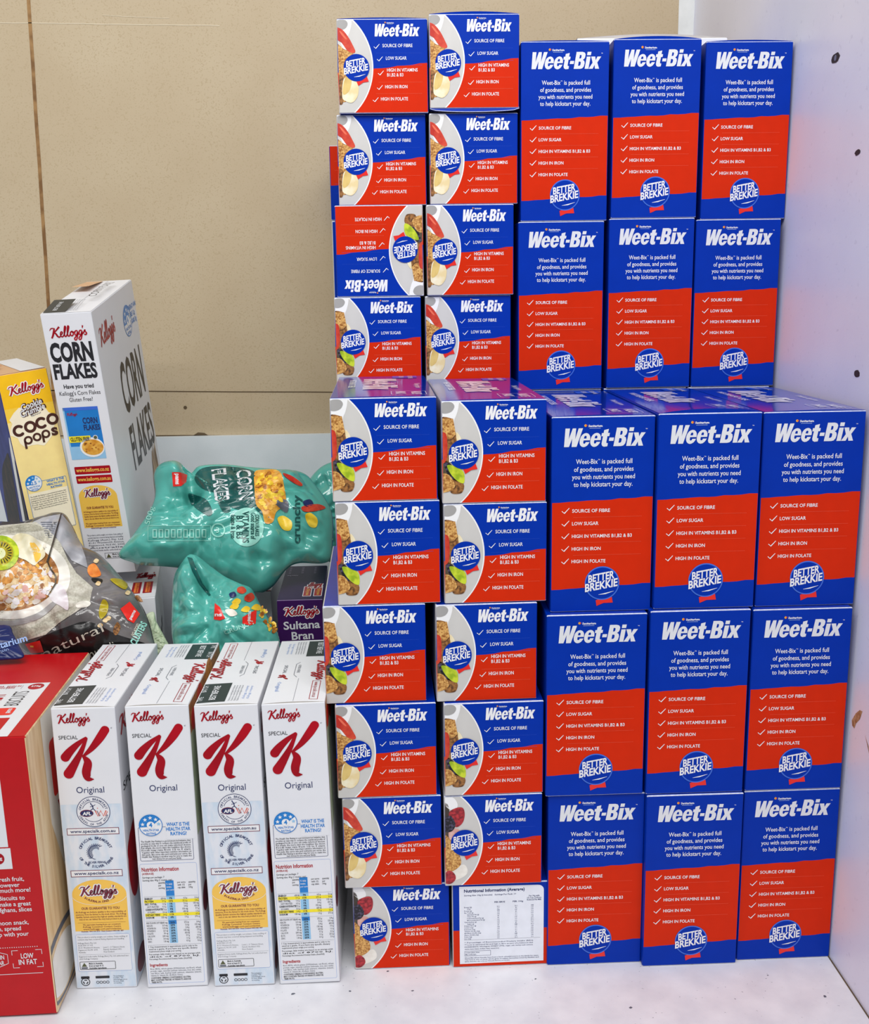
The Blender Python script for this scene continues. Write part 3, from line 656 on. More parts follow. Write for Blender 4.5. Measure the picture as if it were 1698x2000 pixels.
# ---------------------------------------------------------------- white slim boxes
KW, KD, KH = .0620, .1870, .3093
def k_front(kind):
    W, H = KW, KH; V = lambda v: H * (1 - v); I = .0008; P = Print()
    P.rect(I, I, W - I, H - I, 'k_white', 0)
    P.rect(I, V(.995) , W - I, V(.33), 'k_blue' if kind == 1 else 'k_white', 1)
    kellogg(P, W * .085, V(.050), W * .52, H * .030)
    P.text('SPECIAL', W * .085, V(.105), H * .0125, 'ink', 2, w=W * .30, bold=.0)
    big_k(P, W * .09, V(.253), W * .80, H * .190)
    P.text('®', W * .91, V(.073), H * .006, 'ink_grey', 2, res=1)
    P.text('Original', W * .29, V(.290), H * .021, 'navy', 2, w=W * .44)
    if kind == 1:
        cx, cy, r = W * .53, V(.356), W * .268
        P.disc(cx, cy, r, 'k_white', 2); P.ring(cx, cy, r, .0006, 'navy', 3)
        P.arc_text('OFFICIAL BREAKFAST', cx, cy, r * .74, math.radians(165), math.radians(15), W * .036, 'navy', 3)
        P.arc_text('CEREAL OF THE AFLW', cx, cy, r * .90, math.radians(200), math.radians(340), W * .032, 'navy', 3, top=False)
        P.stroke(arc(cx, cy, r * .66, r * .66, 160, 20, 14), .0005, 'navy', 3); P.stroke(arc(cx, cy, r * .66, r * .66, 220, 320, 12), .0005, 'navy', 3)
        P.stroke([(cx - r * .12, cy + r * .50), (cx - r * .02, cy + r * .38), (cx, cy + r * .2)], [.0009, .0011, .0009], 'navy', 3)
        P.stroke([(cx - r * .16, cy + r * .32), (cx, cy + r * .36), (cx + r * .14, cy + r * .44)], .0006, 'navy', 3); P.stroke([(cx, cy + r * .2), (cx - r * .14, cy + r * .1)], .0008, 'navy', 3); P.stroke([(cx, cy + r * .2), (cx + r * .14, cy + r * .04)], .0008, 'navy', 3)
        P.disc(cx - r * .12, cy + r * .54, .0006, 'navy', 3, n=8); P.disc(cx + r * .26, cy + r * .22, .0005, 'orange_red', 3, n=8)
        P.disc(cx - r * .40, cy - r * .10, r * .40, 'maroon', 3, ry=r * .23); P.disc(cx - r * .40, cy - r * .10, r * .36, 'navy', 4, ry=r * .19)
        P.text('AFL', cx - r * .66, cy - r * .21, r * .2, 'white', 5, w=r * .52, bold=.04, shear=.15)
        f = lambda a, b: (cx + r * a, cy + r * b)
        P.stroke([f(.12, .06), f(.26, -.30), f(.44, .06), f(.58, -.30), f(.76, .06)], .0010, 'orange_red', 4, caps=False)
        P.stroke([f(.22, .06), f(.36, -.30), f(.40, -.2)], .0006, 'maroon', 4, caps=False); P.stroke([f(.68, -.3), f(.84, .0)], .0006, 'orange_red', 4, caps=False)
        for v, t in ((.437, 'www.specialk.com.au'), (.587, 'www.specialk.co.nz')):
            P.rect(W * .08, V(v), W * .915, V(v - .024), 'white', 2); P.frame(W * .08, V(v), W * .915, V(v - .024), .0006, 'maroon', 3)
            P.text(t, W * .135, V(v - .0078), H * .0105, 'navy', 4, w=W * .72, bold=.012)
        cx, cy = W * .515, V(.501)
        P.arc_text('OFFICIAL BREAKFAST', cx, cy, W * .235, math.radians(158), math.radians(22), W * .045, 'navy', 3)
        P.arc_text('OF THE SILVER FERNS', cx, cy + W * .03, W * .30, math.radians(208), math.radians(332), W * .042, 'navy', 3, top=False)
        P.text('SILVER FERNS', cx, cy - W * .19, W * .034, 'navy', 3, w=W * .28, align='c', bold=.02, shear=.1)
        P.stroke(arc(cx, cy, W * .11, W * .12, 70, 265, 16), [.0002] + [.0006] * 15 + [.0002], 'navy', 3)
        for a in range(60, 230, 13):
            t = math.radians(a); P.stroke([(cx + W * .115 * math.cos(t), cy + W * .125 * math.sin(t)), (cx + W * .155 * math.cos(t - .25), cy + W * .165 * math.sin(t - .25))], [.0010, .0003], 'navy', 3, caps=False)
            P.stroke([(cx + W * .10 * math.cos(t), cy + W * .11 * math.sin(t)), (cx + W * .06 * math.cos(t - .3), cy + W * .07 * math.sin(t - .3))], [.0007, .0003], 'navy', 3, caps=False)
        # yellow guarantee shield
        P.poly([(W * .07, V(.785)), (W * .95, V(.785)), (W * .95, V(.665))] + arc(W * .51, V(.650), W * .44, H * .052, 0, 180, 20) + [(W * .07, V(.665))], 'amber', 2)
        kellogg(P, W * .19, V(.655), W * .62, H * .034, 'maroon', 5, outline='white')
        P.arc_text('IN AUSTRALIA SINCE 1924', W * .51, V(.60), H * .082, math.radians(233), math.radians(307), W * .036, 'maroon', 3, top=False)
        P.stroke(arc(W * .51, V(.655), W * .44, H * .036, 190, 350, 16), .0004, 'white', 3)
        P.text('OUR GUARANTEE TO YOU', W * .51, V(.706), H * .0085, 'maroon', 3, w=W * .62, align='c', bold=.02, res=2)
        lines(P, ['At Kellogg we believe quality is the responsibility of', 'everyone, from the farmer to the truck driver. The Kellogg', 'Quality System assures the highest quality standards are', 'met so we can deliver the very best product to you.'], W * .51, V(.718), H * .0088, H * .0058, 'maroon', W * .82, 'c', 3)
        P.rect(W * .12, V(.7545), W * .90, V(.7538), 'maroon', 3)
        lines(P, ['We appreciate hearing from our consumers:', 'Kellogg Consumer Contact Centre', 'www.kelloggs.com.au/contactus', 'Australia 1800 000 474 - New Zealand 0800 881 889'], W * .51, V(.764), H * .0082, H * .0055, 'maroon', W * .62, 'c', 3)
        P.rect(W * .06, V(.935), W * .95, V(.797), 'k_white', 2); P.frame(W * .06, V(.935), W * .95, V(.797), .0003, 'soft_blue', 3, .002)
        lines(P, ['This product is sold by weight, not volume. Some settling of', 'contents may have occurred during shipment and handling.'], W * .09, V(.810), H * .0085, H * .0055, 'ink_grey', W * .82)
        lines(P, ['Kellogg (Aust.) Pty. Ltd.', 'ACN 004 110 105', '41-51 Wentworth Avenue,', 'Pagewood, N.S.W. 2035', 'Australia.'], W * .09, V(.832), H * .0085, H * .0055, 'ink_grey')
        lines(P, ['Level 1, 11 Talavera Street,', 'Parnell, Auckland 1052', 'New Zealand.'], W * .50, V(.849), H * .0085, H * .0055, 'ink_grey')
        P.rect(W * .09, V(.8725), W * .93, V(.872), 'ink_grey', 3)
        lines(P, ['Registered trade marks, Kellogg (Aust.) Pty. Ltd. authorised user.', '2020 Kellogg Company.'], W * .09, V(.882), H * .0085, H * .0055, 'ink_grey', W * .82)
        P.frame(W * .09, V(.928), W * .68, V(.898), .0005, 'ink', 3, .001)
        P.poly([(W * .12, V(.917)), (W * .21, V(.917)), (W * .165, V(.902))], 'olive', 3); P.rect(W * .115, V(.925), W * .215, V(.919), 'ink_grey', 3)
        lines(P, ['Made in Australia', 'from at least 41 %', 'Australian ingredients'], W * .24, V(.9085), H * .0085, H * .0055, 'ink', layer=3, bold=.03)
        P.rrect(W * .09, V(.962), W * .23, V(.953), .0005, 'ink', 3); P.ring(W * .16, V(.974), W * .075, .0008, 'ink', 3)
        for a in (90, 210, 330):
            t = math.radians(a); P.stroke([(W * .16 + W * .04 * math.cos(t - .7), V(.974) + W * .04 * math.sin(t - .7)), (W * .16 + W * .04 * math.cos(t + .5), V(.974) + W * .04 * math.sin(t + .5))], .0011, 'ink', 3, caps=False)
        P.rrect(W * .33, V(.962), W * .56, V(.953), .0005, 'ink', 3)
        for i in range(4): P.ring(W * (.36 + .055 * i), V(.977), W * .026, .0005, 'ink', 3, n=16)
        lines(P, ['This packaging is', 'recyclable. Visit', 'www.kelloggs.com.au', 'for more details', 'on recycling.'], W * .62, V(.957), H * .0066, H * .0045, 'ink_grey')
    else:
        P.frame(W * .055, V(.535), W * .92, V(.415), .0004, 'navy', 2, .0016)
        P.rect(W * .50, V(.46), W * .96, V(.402), 'k_white', 3)
        health_star(P, W * .265, V(.408), W * .19, '4', 4)
        for i, t in enumerate(('WHAT IS THE', 'HEALTH STAR', 'RATING?')):
            P.text(t, W * .70, V(.413 + .0165 * i), H * .0115, 'print_blue', 4, w=W * (.37, .39, .26)[i], align='c', bold=.03, res=2)
        lines(P, ['The Health Star Rating is a government-led initiative that', 'provides an easy way to compare the nutritional profile of', 'packaged foods so you can make informed choices.', 'Put simply, the more stars the healthier the choice.', 'Foods may rate from 1/2 to 5 stars.', 'Together with other important nutrition information on', 'this pack, like serve size and nutrients per serve, the', 'Health Star Rating is another way for you to make the', 'best choices for you and your family.'], W * .485, V(.468), H * .0078, H * .0054, 'ink', W * .80, 'c', 4)
        P.text('Nutrition Information', W * .06, V(.572), H * .0135, 'k_red', 2, w=W * .60, bold=.025)
        P.text('(AVERAGE)', W * .06, V(.584), H * .0068, 'k_red', 2, w=W * .19, bold=.02, res=1)
        lines(P, ['Servings per package: 7', 'Serving size: 40g (1 metric cup)'], W * .06, V(.597), H * .0105, H * .0065, 'ink')
        P.rect(W * .425, V(.662), W * .56, V(.607), 'print_blue', 2); P.rect(W * .425, V(.835), W * .56, V(.662), 'sky', 2); P.rect(W * .43, V(.765), W * .56, V(.752), 'print_blue', 3)
        for x, ts in ((.31, ('quantity', 'per', 'serving')), (.62, ('per serve', 'with 1/2', 'cup skim')), (.80, ('quantity', 'per', '100g'))):
            lines(P, ts, W * x, V(.617), H * .0095, H * .006, 'ink', None, 'l', 3)
        lines(P, ('% daily', 'intake', 'per serve'), W * .44, V(.622), H * .0105, H * .006, 'white', layer=4)
        rows = ['ENERGY', 'PROTEIN', 'FAT, TOTAL', '  SATURATED', 'CARBOHYDRATE', '  SUGARS', 'DIETARY FIBRE', 'SODIUM', '', 'RIBOFLAVIN (VIT B2)', 'NIACIN', 'VITAMIN B6', 'VITAMIN D', 'FOLATE', 'CALCIUM', 'IRON', 'ZINC']
        va = ['650 kJ', '7.7 g', '1.0 g', '0.3 g', '27.2 g', '5.6 g', '3.4 g', '133 mg', '', '0.43 mg', '2.5 mg', '0.4 mg', '2.5 ug', '50 ug', '200 mg', '3.0 mg', '1.8 mg']
        for i, t in enumerate(rows):
            if not t: continue
            v = .672 + .0098 * i; y = V(v + .002)
            if i in (1, 6): P.rect(W * .06, V(v + .0045), W * .95, V(v - .0065), 'yellow', 3)
            P.text(t.strip(), W * (.07 + (.03 if t[0] == ' ' else 0)), y, H * .0062, 'ink', 4, bold=.025 if i in (0, 1, 2, 4, 6, 7) else .0, cond=.78 if i < 9 else .62, res=1)
            P.text(va[i], W * .41, y, H * .006, 'ink', 4, align='r', cond=.72, bold=.01, res=1)
            P.text(['7%', '15%', '1%', '1%', '9%', '6%', '11%', '6%'][i % 8] if i < 8 else '25%', W * .495, y, H * .006, 'ink', 4, align='c', bold=.03, res=1)
            P.text(va[(i + 3) % 8], W * .76, y, H * .006, 'ink', 4, align='r', cond=.72, bold=.01, res=1); P.text(va[(i + 5) % 8], W * .945, y, H * .006, 'ink', 4, align='r', cond=.72, bold=.01, res=1)
        P.rect(W * .06, V(.664), W * .94, V(.6635), 'ink_grey', 3); P.rect(W * .06, V(.752), W * .94, V(.7515), 'ink_grey', 3); P.rect(W * .06, V(.841), W * .94, V(.8405), 'ink_grey', 3)
        lines(P, ['1 Cup measurement is approximate and is only to be', 'used as a guide. If you have any specific dietary', 'requirements please weigh your serving.'], W * .07, V(.850), H * .0085, H * .0056, 'ink', W * .80)
        lines(P, ['Percentage daily intakes are based on an average adult', 'diet of 8700 kJ.', 'Percentage Recommended Dietary Intake (Aust/NZ)'], W * .07, V(.878), H * .0088, H * .0056, 'ink', W * .84)
        P.frame(W * .03, V(.985), W * .955, V(.545), .0003, 'soft_blue', 2, .002)
        P.text('Ingredients', W * .07, V(.920), H * .0105, 'k_red', 2, w=W * .29, bold=.025)
        lines(P, ['Rice (45%), whole grains (33%)(wheat, oat flour), wheat', 'protein, sugar, minerals (calcium carbonate, iron, zinc oxide),', 'oat fibre, salt, barley malt extract, vitamins (niacin,', 'vitamin D, vitamin B6, riboflavin, folate).'], W * .07, V(.932), H * .0082, H * .0056, 'ink_grey', W * .84)
        lines(P, ['CONTAINS CEREALS CONTAINING GLUTEN.', 'MAY CONTAIN TRACES OF PEANUTS AND/OR', 'TREE NUTS.'], W * .07, V(.966), H * .0082, H * .0058, 'ink', W * .66, bold=.03)
    return P
def k_top(kind):
    W, D = KW, KD; P = Print(); P.rect(.0006, .0006, W - .0006, D - .0006, 'k_white', 0)
    P.rect(W * .02, D * .03, W * .47, D * .30, 'dark_panel', 1)
    r90 = math.pi / 2
    P.text('BEST BEFORE', W * .30, D * .06, W * .10, 'offwhite', 2, w=D * .20, rot=r90, res=1, bold=.02); P.text('BATCH', W * .10, D * .18, W * .08, 'offwhite', 2, w=D * .09, rot=r90, res=1)
    P.text('TIME', W * .10, D * .05, W * .08, 'offwhite', 2, w=D * .06, rot=r90, res=1)
    kellogg(P, W * .24, D * .37, D * .32, W * .20, 'k_red', 3, rot=r90)
    for i in range(4): P.text('Packed in a sealed bag for freshness', W * (.54 + .045 * i), D * .04, W * .03, 'ink_grey', 2, w=D * .22, rot=r90, res=1)
    for i in range(2): P.text('Kellogg company', W * (.76 + .07 * i), D * .07, W * .04, 'soft_blue', 2, w=D * .18, rot=r90, res=1)
    P.stroke([(W * .54, D * .40), (W * .60, D * .43), (W * .60, D * .60), (W * .54, D * .64)], .0005, 'ink_grey', 2, caps=False)
    P.text('OPEN HERE', W * .56, D * .44, W * .05, 'ink_grey', 2, w=D * .13, rot=r90, res=1)
    P.text('SPECIAL', W * .80, D * .44, W * .06, 'ink_grey', 2, w=D * .13, rot=r90, res=1)
    big_k_rot = Print(); big_k(big_k_rot, 0, 0, D * .075, W * .17)
    P.tris([(W * .86 - b, D * .59 + a) for a, b, l in big_k_rot.v], big_k_rot.f, 'k_red', 2)
    P.text('Original', W * .84, D * .70, W * .07, 'soft_blue', 2, w=D * .14, rot=r90, res=1)
    P.frame(W * .12, D * .70, W * .26, D * .97, .0006, 'k_red', 2); P.text('www.specialk.com.au', W * .22, D * .72, W * .07, 'k_red', 2, w=D * .22, rot=r90, res=1)
    P.rect(W * .5, D * .66, W * .505, D * .99, 'ink_grey', 1)
    if kind == 2: P.v = [(W - a, D - b, l) for a, b, l in P.v]
    return P
def k_top_mesh(kind, bow):
    W, D, H = KW, KD, KH; P = k_top(kind)
    z = lambda x, y: H + bow * 4 * (x / W) * (1 - x / W) * max(0, 1 - y / D)
    vs_ = []; fs = []; nx, ny = 10, 8
    for j in range(ny + 1):
        for i in range(nx + 1):
            x = .0004 + (W - .0008) * i / nx; y = .0006 + (D - .0012) * j / ny; vs_.append((x, y, z(x, y) + .0002))
    for j in range(ny):
        for i in range(nx): a = j * (nx + 1) + i; fs.append((a, a + 1, a + nx + 2, a + nx + 1))
    fm = ['k_white'] * len(fs); k = len(vs_)
    for i in range(nx + 1): vs_.append((vs_[i][0], vs_[i][1] + .0012, H - .001))
    for i in range(nx): fs.append((k + i, k + i + 1, i + 1, i)); fm.append('board_edge')
    b = len(vs_)
    for u, v, l in P.v: vs_.append((u, v, z(u, v) + .0004 + .00011 * l))
    fs += [tuple(b + i for i in f) for f in P.f[1:]]; fm += P.m[1:]
    return mesh_from(vs_, fs, None, fm)
def k_side(kind):
    D, H = KD, KH; P = Print(); P.rect(.001, .001, D - .001, H - .001, 'k_white', 0)
    if kind == 1:
        kellogg(P, D * .05, H * .89, D * .55, H * .06); P.text('SPECIAL', D * .04, H * .70, H * .03, 'ink', 2, w=D * .4)
        big_k(P, D * .02, H * .32, D * .8, H * .35, layer=2); P.rect(.001, .001, D - .001, H * .3, 'k_blue', 1)
        P.disc(D * .12, H * .42, D * .10, 'k_red', 2, ry=H * .12); P.disc(D * .14, H * .06, D * .10, 'maroon', 2, ry=H * .045)
    else:
        P.rect(.001, H * .90, D - .001, H - .001, 'oat_dark', 1); P.disc(D * .3, H * .94, D * .1, 'strawberry', 2); P.disc(D * .6, H * .95, D * .12, 'oat_gold', 2); P.disc(D * .1, H * .93, D * .06, 'tag_red', 2)
        P.rect(.001, H * .55, D * .2, H * .90, 'film_green', 1); P.disc(D * .1, H * .3, D * .08, 'maroon', 2, ry=H * .05)
    return P
def right_fn(W): return lambda u, v, l: (W + LAY * (l + 1), u, v)
for i, (x, y, yaw, roll, pit, kind, lab) in enumerate((
        (-.3307, -.0100, -.45, .17, .4, 1, 'slim white cereal box with a red K and round emblems, beside the red biscuit box'),
        (-.2571, -.0131, -.18, -.21, .0, 2, 'slim white cereal box with a red K and nutrition table, second of the four'),
        (-.1879, -.0151, -.60, -.45, .4, 1, 'slim white cereal box with a red K and round emblems, third of the four'),
        (-.1203, -.0158, -.40, -.85, .4, 2, 'slim white cereal box with a red K and nutrition table, beside the small-box stack'))):
    o = empty('cereal_box', (x, y, .0004), (math.radians(pit), math.radians(roll), math.radians(yaw)))
    tag(o, lab, 'cereal box', 'slim white cereal boxes')
    link('carton', cached('cartonK', lambda: carton_mesh(KW, KD, KH, lambda a, n: 'k_white', 'k_white', .0009)), o)
    link('front_panel', cached('kf%d' % kind, lambda: k_front(kind).mesh(front_fn(None))), o)
    link('side_panel', cached('ks%d' % kind, lambda: k_side(kind).mesh(right_fn(KW))), o)
    link('top_flap', cached('kt%d' % kind, lambda: k_top_mesh(kind, .0014)), o)

# ---------------------------------------------------------------- red wheat biscuit box
W, D, H = .170, .2257, .2979
o = empty('biscuit_box', (-.5080, -.0515, .0004), (math.radians(1.0), math.radians(-.5), math.radians(.59)))
tag(o, 'big red biscuit box with wood-grain side, standing before the other boxes', 'biscuit box')
link('carton', carton_mesh(W, D, H, lambda a, n: 'wood' if a == 'x' and n.x > 0 else 'wheat_red', 'wheat_red', .0014), o)
V = lambda v: H * (1 - v); P = Print(); P.rect(.001, .001, W - .001, H - .001, 'wheat_red', 0)
# visible part of the front is its last 52 mm
P.rect(W * .30, V(.378), W * .835, V(.12), 'offwhite', 1); P.rect(W * .30, V(.456), W * .845, V(.382), 'offwhite', 1)
for i in range(22): P.disc(W * (.31 + .024 * i), V(.380), .0007, 'wheat_red', 2, n=8)
P.disc(W * .770, V(.418), W * .036, 'k_red', 2); P.text('FREE', W * .744, V(.425), H * .010, 'white', 3, w=W * .05, bold=.03)
for t, v, b in (('with fresh fruit,', .500, .900), ('yoghurt, however', .521, .872), ('try them for much more!', .540, .929), ('Add Wheat Biscuits to', .568, .892), ('baking to make a great', .590, .922), ('batch of afghans, slices', .611, .924), ('As an afternoon snack,', .658, .897), ('or while idle, spread', .679, .850), ('and top with your', .700, .890)):
    P.text(t, W * b, V(v), H * .0150, 'offwhite', 2, align='r', bold=.012, cond=.92)
x = W * .45
while x < W * .94: P.disc(x, V(.742), .0005, 'offwhite', 2, n=8); x += .0022
P.text('LOW', W * .866, V(.784), H * .018, 'offwhite', 2, w=W * .072, align='c', bold=.02); P.text('IN FAT', W * .866, V(.807), H * .018, 'offwhite', 2, w=W * .105, align='c', bold=.02)
for a, b in ((-1, 1), (1, 1), (-1, -1), (1, -1)):
    cx, cy = W * .866 + a * W * .085, V(.786) + b * H * .032; P.stroke([(cx, cy - b * .005), (cx, cy), (cx - a * .006, cy)], .0006, 'offwhite', 2, caps=False)
P.text('LOW IN', W * .690, V(.784), H * .015, 'offwhite', 2, w=W * .09, align='c', bold=.02); P.text('SUGAR', W * .690, V(.805), H * .015, 'offwhite', 2, w=W * .085, align='c', bold=.02)
P.stroke([(W * .68, V(.752)), (W * .755, V(.767)), (W * .755, V(.800)), (W * .68, V(.818))], .0006, 'offwhite', 2, caps=False); P.rect(W * .45, V(.842), W * .945, V(.840), 'offwhite', 2)
P.build('front_panel', front_fn(None), o)
P = Print(); P.rect(.001, .001, D - .001, H - .001, 'wood', 0)
P.poly([(D * .19, H - .001), (D - .001, H - .001), (D - .001, H * .12), (D * .62, H * .22), (D * .36, H * .30), (D * .19, H * .62)], 'bowl_white', 1)
P.poly(rr(D * .26, V(.315), D * .70, V(.115), .006), 'tag_red', 2)
P.text('pams', D * .34, V(.275), H * .045, 'offwhite', 3, w=D * .32, bold=.03); P.rect(D * .36, V(.15), D * .40, V(.14), 'amber', 3)
P.text('WHEAT', D * .30, V(.445), H * .10, 'k_red', 2, w=D * .6, bold=.04); P.text('BISCUITS', D * .30, V(.565), H * .085, 'ink', 2, w=D * .66, bold=.04)
lines(P, ['crunchy wholegrain', 'wheat biscuits', 'ready to serve', 'with cold milk'], D * .34, V(.62), H * .03, H * .018, 'ink', bold=.0)
lines(P, ['97%', 'whole', 'grain'], D * .40, V(.77), H * .03, H * .02, 'k_red', bold=.02)
P.disc(D * .16, H * .135, D * .33, 'ink_grey', 2, ry=H * .125); P.disc(D * .17, H * .13, D * .30, 'wood', 3, ry=H * .108); P.disc(D * .14, H * .125, D * .20, 'milk', 4, ry=H * .095)
P.v = [(max(a, .001), max(b, .001), l) for a, b, l in P.v]
P.build('side_panel', right_fn(W), o)
P = Print(); P.rect(.001, .001, W - .001, D - .001, 'wheat_red', 0); r90 = math.pi / 2
P.rect(W * .42, .0015, W * .90, D * .60, 'offwhite', 1)
P.rect(W * .44, D * .02, W * .83, D * .20, 'wheat_red', 2)
for i in range(3): P.text(('USE BY', 'PACKED', 'BATCH')[i], W * (.66 + .05 * i), D * .07, W * .022, 'offwhite', 3, w=D * .09, rot=r90, res=1)
P.rrect(W * .60, D * .23, W * .82, D * .31, .003, 'tag_red', 2); P.text('pams', W * .80, D * .25, W * .03, 'offwhite', 3, w=D * .05, rot=r90, bold=.03); P.rect(W * .64, D * .265, W * .66, D * .28, 'amber', 3)
P.text('WHEAT', W * .685, D * .335, W * .10, 'k_red', 2, w=D * .145, rot=r90, bold=.02); P.text('BISCUITS', W * .815, D * .335, W * .085, 'ink', 2, w=D * .165, rot=r90, bold=.0)
P.disc(W * .83, D * .555, W * .048, 'k_red', 2); P.text('575g', W * .80, D * .55, W * .02, 'white', 3, w=W * .06, bold=.03)
for i, xx in enumerate((.62, .71)):
    lines(P, ('HIGH IN', 'FIBRE') if i else ('5 STAR', 'RATING'), W * (xx - .06), D * .56, D * .018, W * .02, 'k_red', layer=2, bold=.02); P.rect(W * (xx + .035), D * .53, W * (xx + .037), D * .575, 'ink_grey', 2)
P.build('top_flap', lambda u, v, l: (u, v, H + .0003 + .00012 * l), o)

# ---------------------------------------------------------------- tall corn flakes carton (leaning)
def posed(name, loc, yaw, roll, pit, label, cat, group=None):
    o = empty(name, loc); o.rotation_mode = 'XYZ'; o.rotation_euler = (math.radians(pit), math.radians(roll), math.radians(yaw))
    return tag(o, label, cat, group)
W, D, H = CFB = (.0610, .2090, .3450)
CORN = posed('cereal_box', CFB_LOC if 'CFB_LOC' in globals() else (-.394, .370, .3435), -.96, -2.18, 10.94, 'tall white corn flakes carton leaning above the muesli bag', 'cereal box')
link('carton', carton_mesh(W, D, H, lambda a, n: 'k_white', 'k_white', .001), CORN)
V = lambda v: H * (1 - v); P = Print(); P.rect(.0006, .0006, W - .0006, H - .0006, 'k_white', 0)
kellogg(P, W * .12, V(.084), W * .74, H * .036)
P.text('CORN', W * .06, V(.168), H * .062, 'ink', 2, w=W * .84, bold=.045); P.text('FLAKES', W * .06, V(.231), H * .050, 'ink', 2, w=W * .86, bold=.04)
V = lambda v: H * (1 - v + .024)
P.text('Have you tried', W * .5, V(.292), H * .0145, 'ink', 2, w=W * .60, align='c', bold=.02); P.text("Kellogg's Corn Flakes", W * .5, V(.317), H * .0145, 'ink', 2, w=W * .82, align='c'); P.text('Gluten Free?', W * .5, V(.341), H * .0145, 'ink', 2, w=W * .47, align='c')
x0, x1, y0, y1 = W * .09, W * .80, V(.56), V(.362)
P.rect(x0, y0, x1, y1, 'print_blue', 1); P.rect(x0, y1 - H * .012, x1, y1, 'blue_light', 2); P.rect(x0, y0, x0 + W * .03, y1, 'sky', 2); P.rect(x0 + W * .03, y0, x1, y0 + H * .05, 'sky', 2)
kellogg(P, x0 + W * .06, y1 - H * .030, W * .22, H * .010); P.text('CORN', x0 + W * .36, y1 - H * .062, H * .021, 'navy', 3, w=W * .30, bold=.03); P.text('FLAKES', x0 + W * .36, y1 - H * .087, H * .019, 'navy', 3, w=W * .33, bold=.03)
P.rect(x0 + W * .02, y0 + H * .066, x0 + W * .46, y0 + H * .090, 'yellow', 4); P.text('GLUTEN FREE', x0 + W * .05, y0 + H * .071, H * .014, 'ink', 5, w=W * .38, bold=.03)
P.disc(x0 + W * .56, y0 + H * .082, W * .05, 'offwhite', 4, n=20); P.disc(x0 + W * .56, y0 + H * .082, W * .035, 'olive', 5, n=16)
P.poly(arc(x0 + W * .46, y0 + H * .045, W * .25, H * .038, 0, 360, 24)[:-1], 'rim', 4); P.disc(x0 + W * .47, y0 + H * .045, W * .22, 'flake', 5, ry=H * .030)
for i in range(14): P.disc(x0 + W * (.30 + .34 * random.random()), y0 + H * (.028 + .035 * random.random()), W * .02, 'flake_dark', 6, ry=H * .003, n=8)
for v, t in ((.618, 'www.kelloggs.co.nz'), (.654, 'www.kelloggs.com.au')):
    P.rrect(W * .10, V(v), W * .84, V(v - .030), .0014, 'k_red', 1); P.text(t, W * .47, V(v - .0095), H * .0145, 'amber', 2, w=W * .68, align='c', bold=.02)
P.poly([(W * .08, V(.832)), (W * .88, V(.832)), (W * .88, V(.714))] + arc(W * .48, V(.708), W * .40, H * .045, 0, 180, 18) + [(W * .08, V(.714))], 'amber', 1)
kellogg(P, W * .20, V(.708), W * .55, H * .030, 'maroon', 4, outline='white')
P.text('OUR GUARANTEE TO YOU', W * .48, V(.756), H * .009, 'maroon', 3, w=W * .56, align='c', bold=.02, res=2)
lines(P, ['At Kellogg we believe quality is the responsibility of', 'everyone, from the farmer to the truck driver. The Kellogg', 'Quality System assures the highest quality standards are', 'met so we can deliver the very best product to you.', '', 'We appreciate hearing from our consumers:', 'Kellogg Consumer Contact Centre', 'www.kelloggs.com.au/contactus'], W * .48, V(.770), H * .0095, H * .0062, 'maroon', W * .72, 'c', 3)
lines(P, ['This product is sold by weight, not volume. Some settling of', 'contents may have occurred during shipment and handling.', 'Kellogg (Aust.) Pty. Ltd.', '41-51 Wentworth Avenue,', 'Pagewood, N.S.W. 2035', 'Australia.', 'Registered trade marks, authorised user.'], W * .10, V(.866), H * .0105, H * .0064, 'ink_grey', W * .76)
P.frame(W * .40, V(.962), W * .86, V(.938), .0005, 'ink_grey', 2); P.poly([(W * .43, V(.958)), (W * .53, V(.958)), (W * .48, V(.942))], 'olive', 3)
lines(P, ['Made in Australia', 'from local corn'], W * .56, V(.948), H * .010, H * .0065, 'ink', bold=.02)
V = lambda v: H * (1 - v)
P.build('front_panel', front_fn(None), CORN)
P = Print(); P.rect(.0006, .0006, D - .0006, H - .0006, 'k_white', 0)
kellogg(P, D * .07, V(.135), D * .36, H * .065)
P.text('CORN', D * .36, V(.44), H * .185, 'ink', 2, w=D * .56, bold=.02); P.text('FLAKES', D * .36, V(.665), H * .165, 'ink', 2, w=D * .60, bold=.02)
health_star(P, D * .74, V(.13), D * .10, '4', 2); lines(P, ['ENERGY 600kJ', 'FIBRE 1.2g', 'SUGARS 3g'], D * .80, V(.10), H * .028, H * .018, 'print_blue', bold=.02)
for i in range(60):
    a = random.random(); b = random.random(); P.stroke([(D * (.72 + .16 * a + .06 * b), H * (.08 + .16 * b)), (D * (.735 + .16 * a + .07 * b), H * (.14 + .16 * b)), (D * (.75 + .14 * a + .08 * b), H * (.18 + .16 * b))], [.002, .004, .0008], 'grain', 2 + i % 3, caps=False)
P.build('side_panel', right_fn(W), CORN)
P = Print(); P.rect(.0006, .0006, W - .0006, D - .0006, 'k_white', 0)
P.rect(W * .04, D * .02, W * .48, D * .26, 'dark_panel', 1); P.text('BEST BEFORE', W * .28, D * .05, W * .08, 'offwhite', 2, w=D * .16, rot=r90, res=1)
for i in range(4): P.text('Packed in a sealed bag', W * (.54 + .05 * i), D * .04, W * .035, 'ink_grey', 2, w=D * .2, rot=r90, res=1)
P.text('CORN FLAKES', W * .84, D * .30, W * .16, 'ink', 2, w=D * .48, rot=r90, bold=.0)
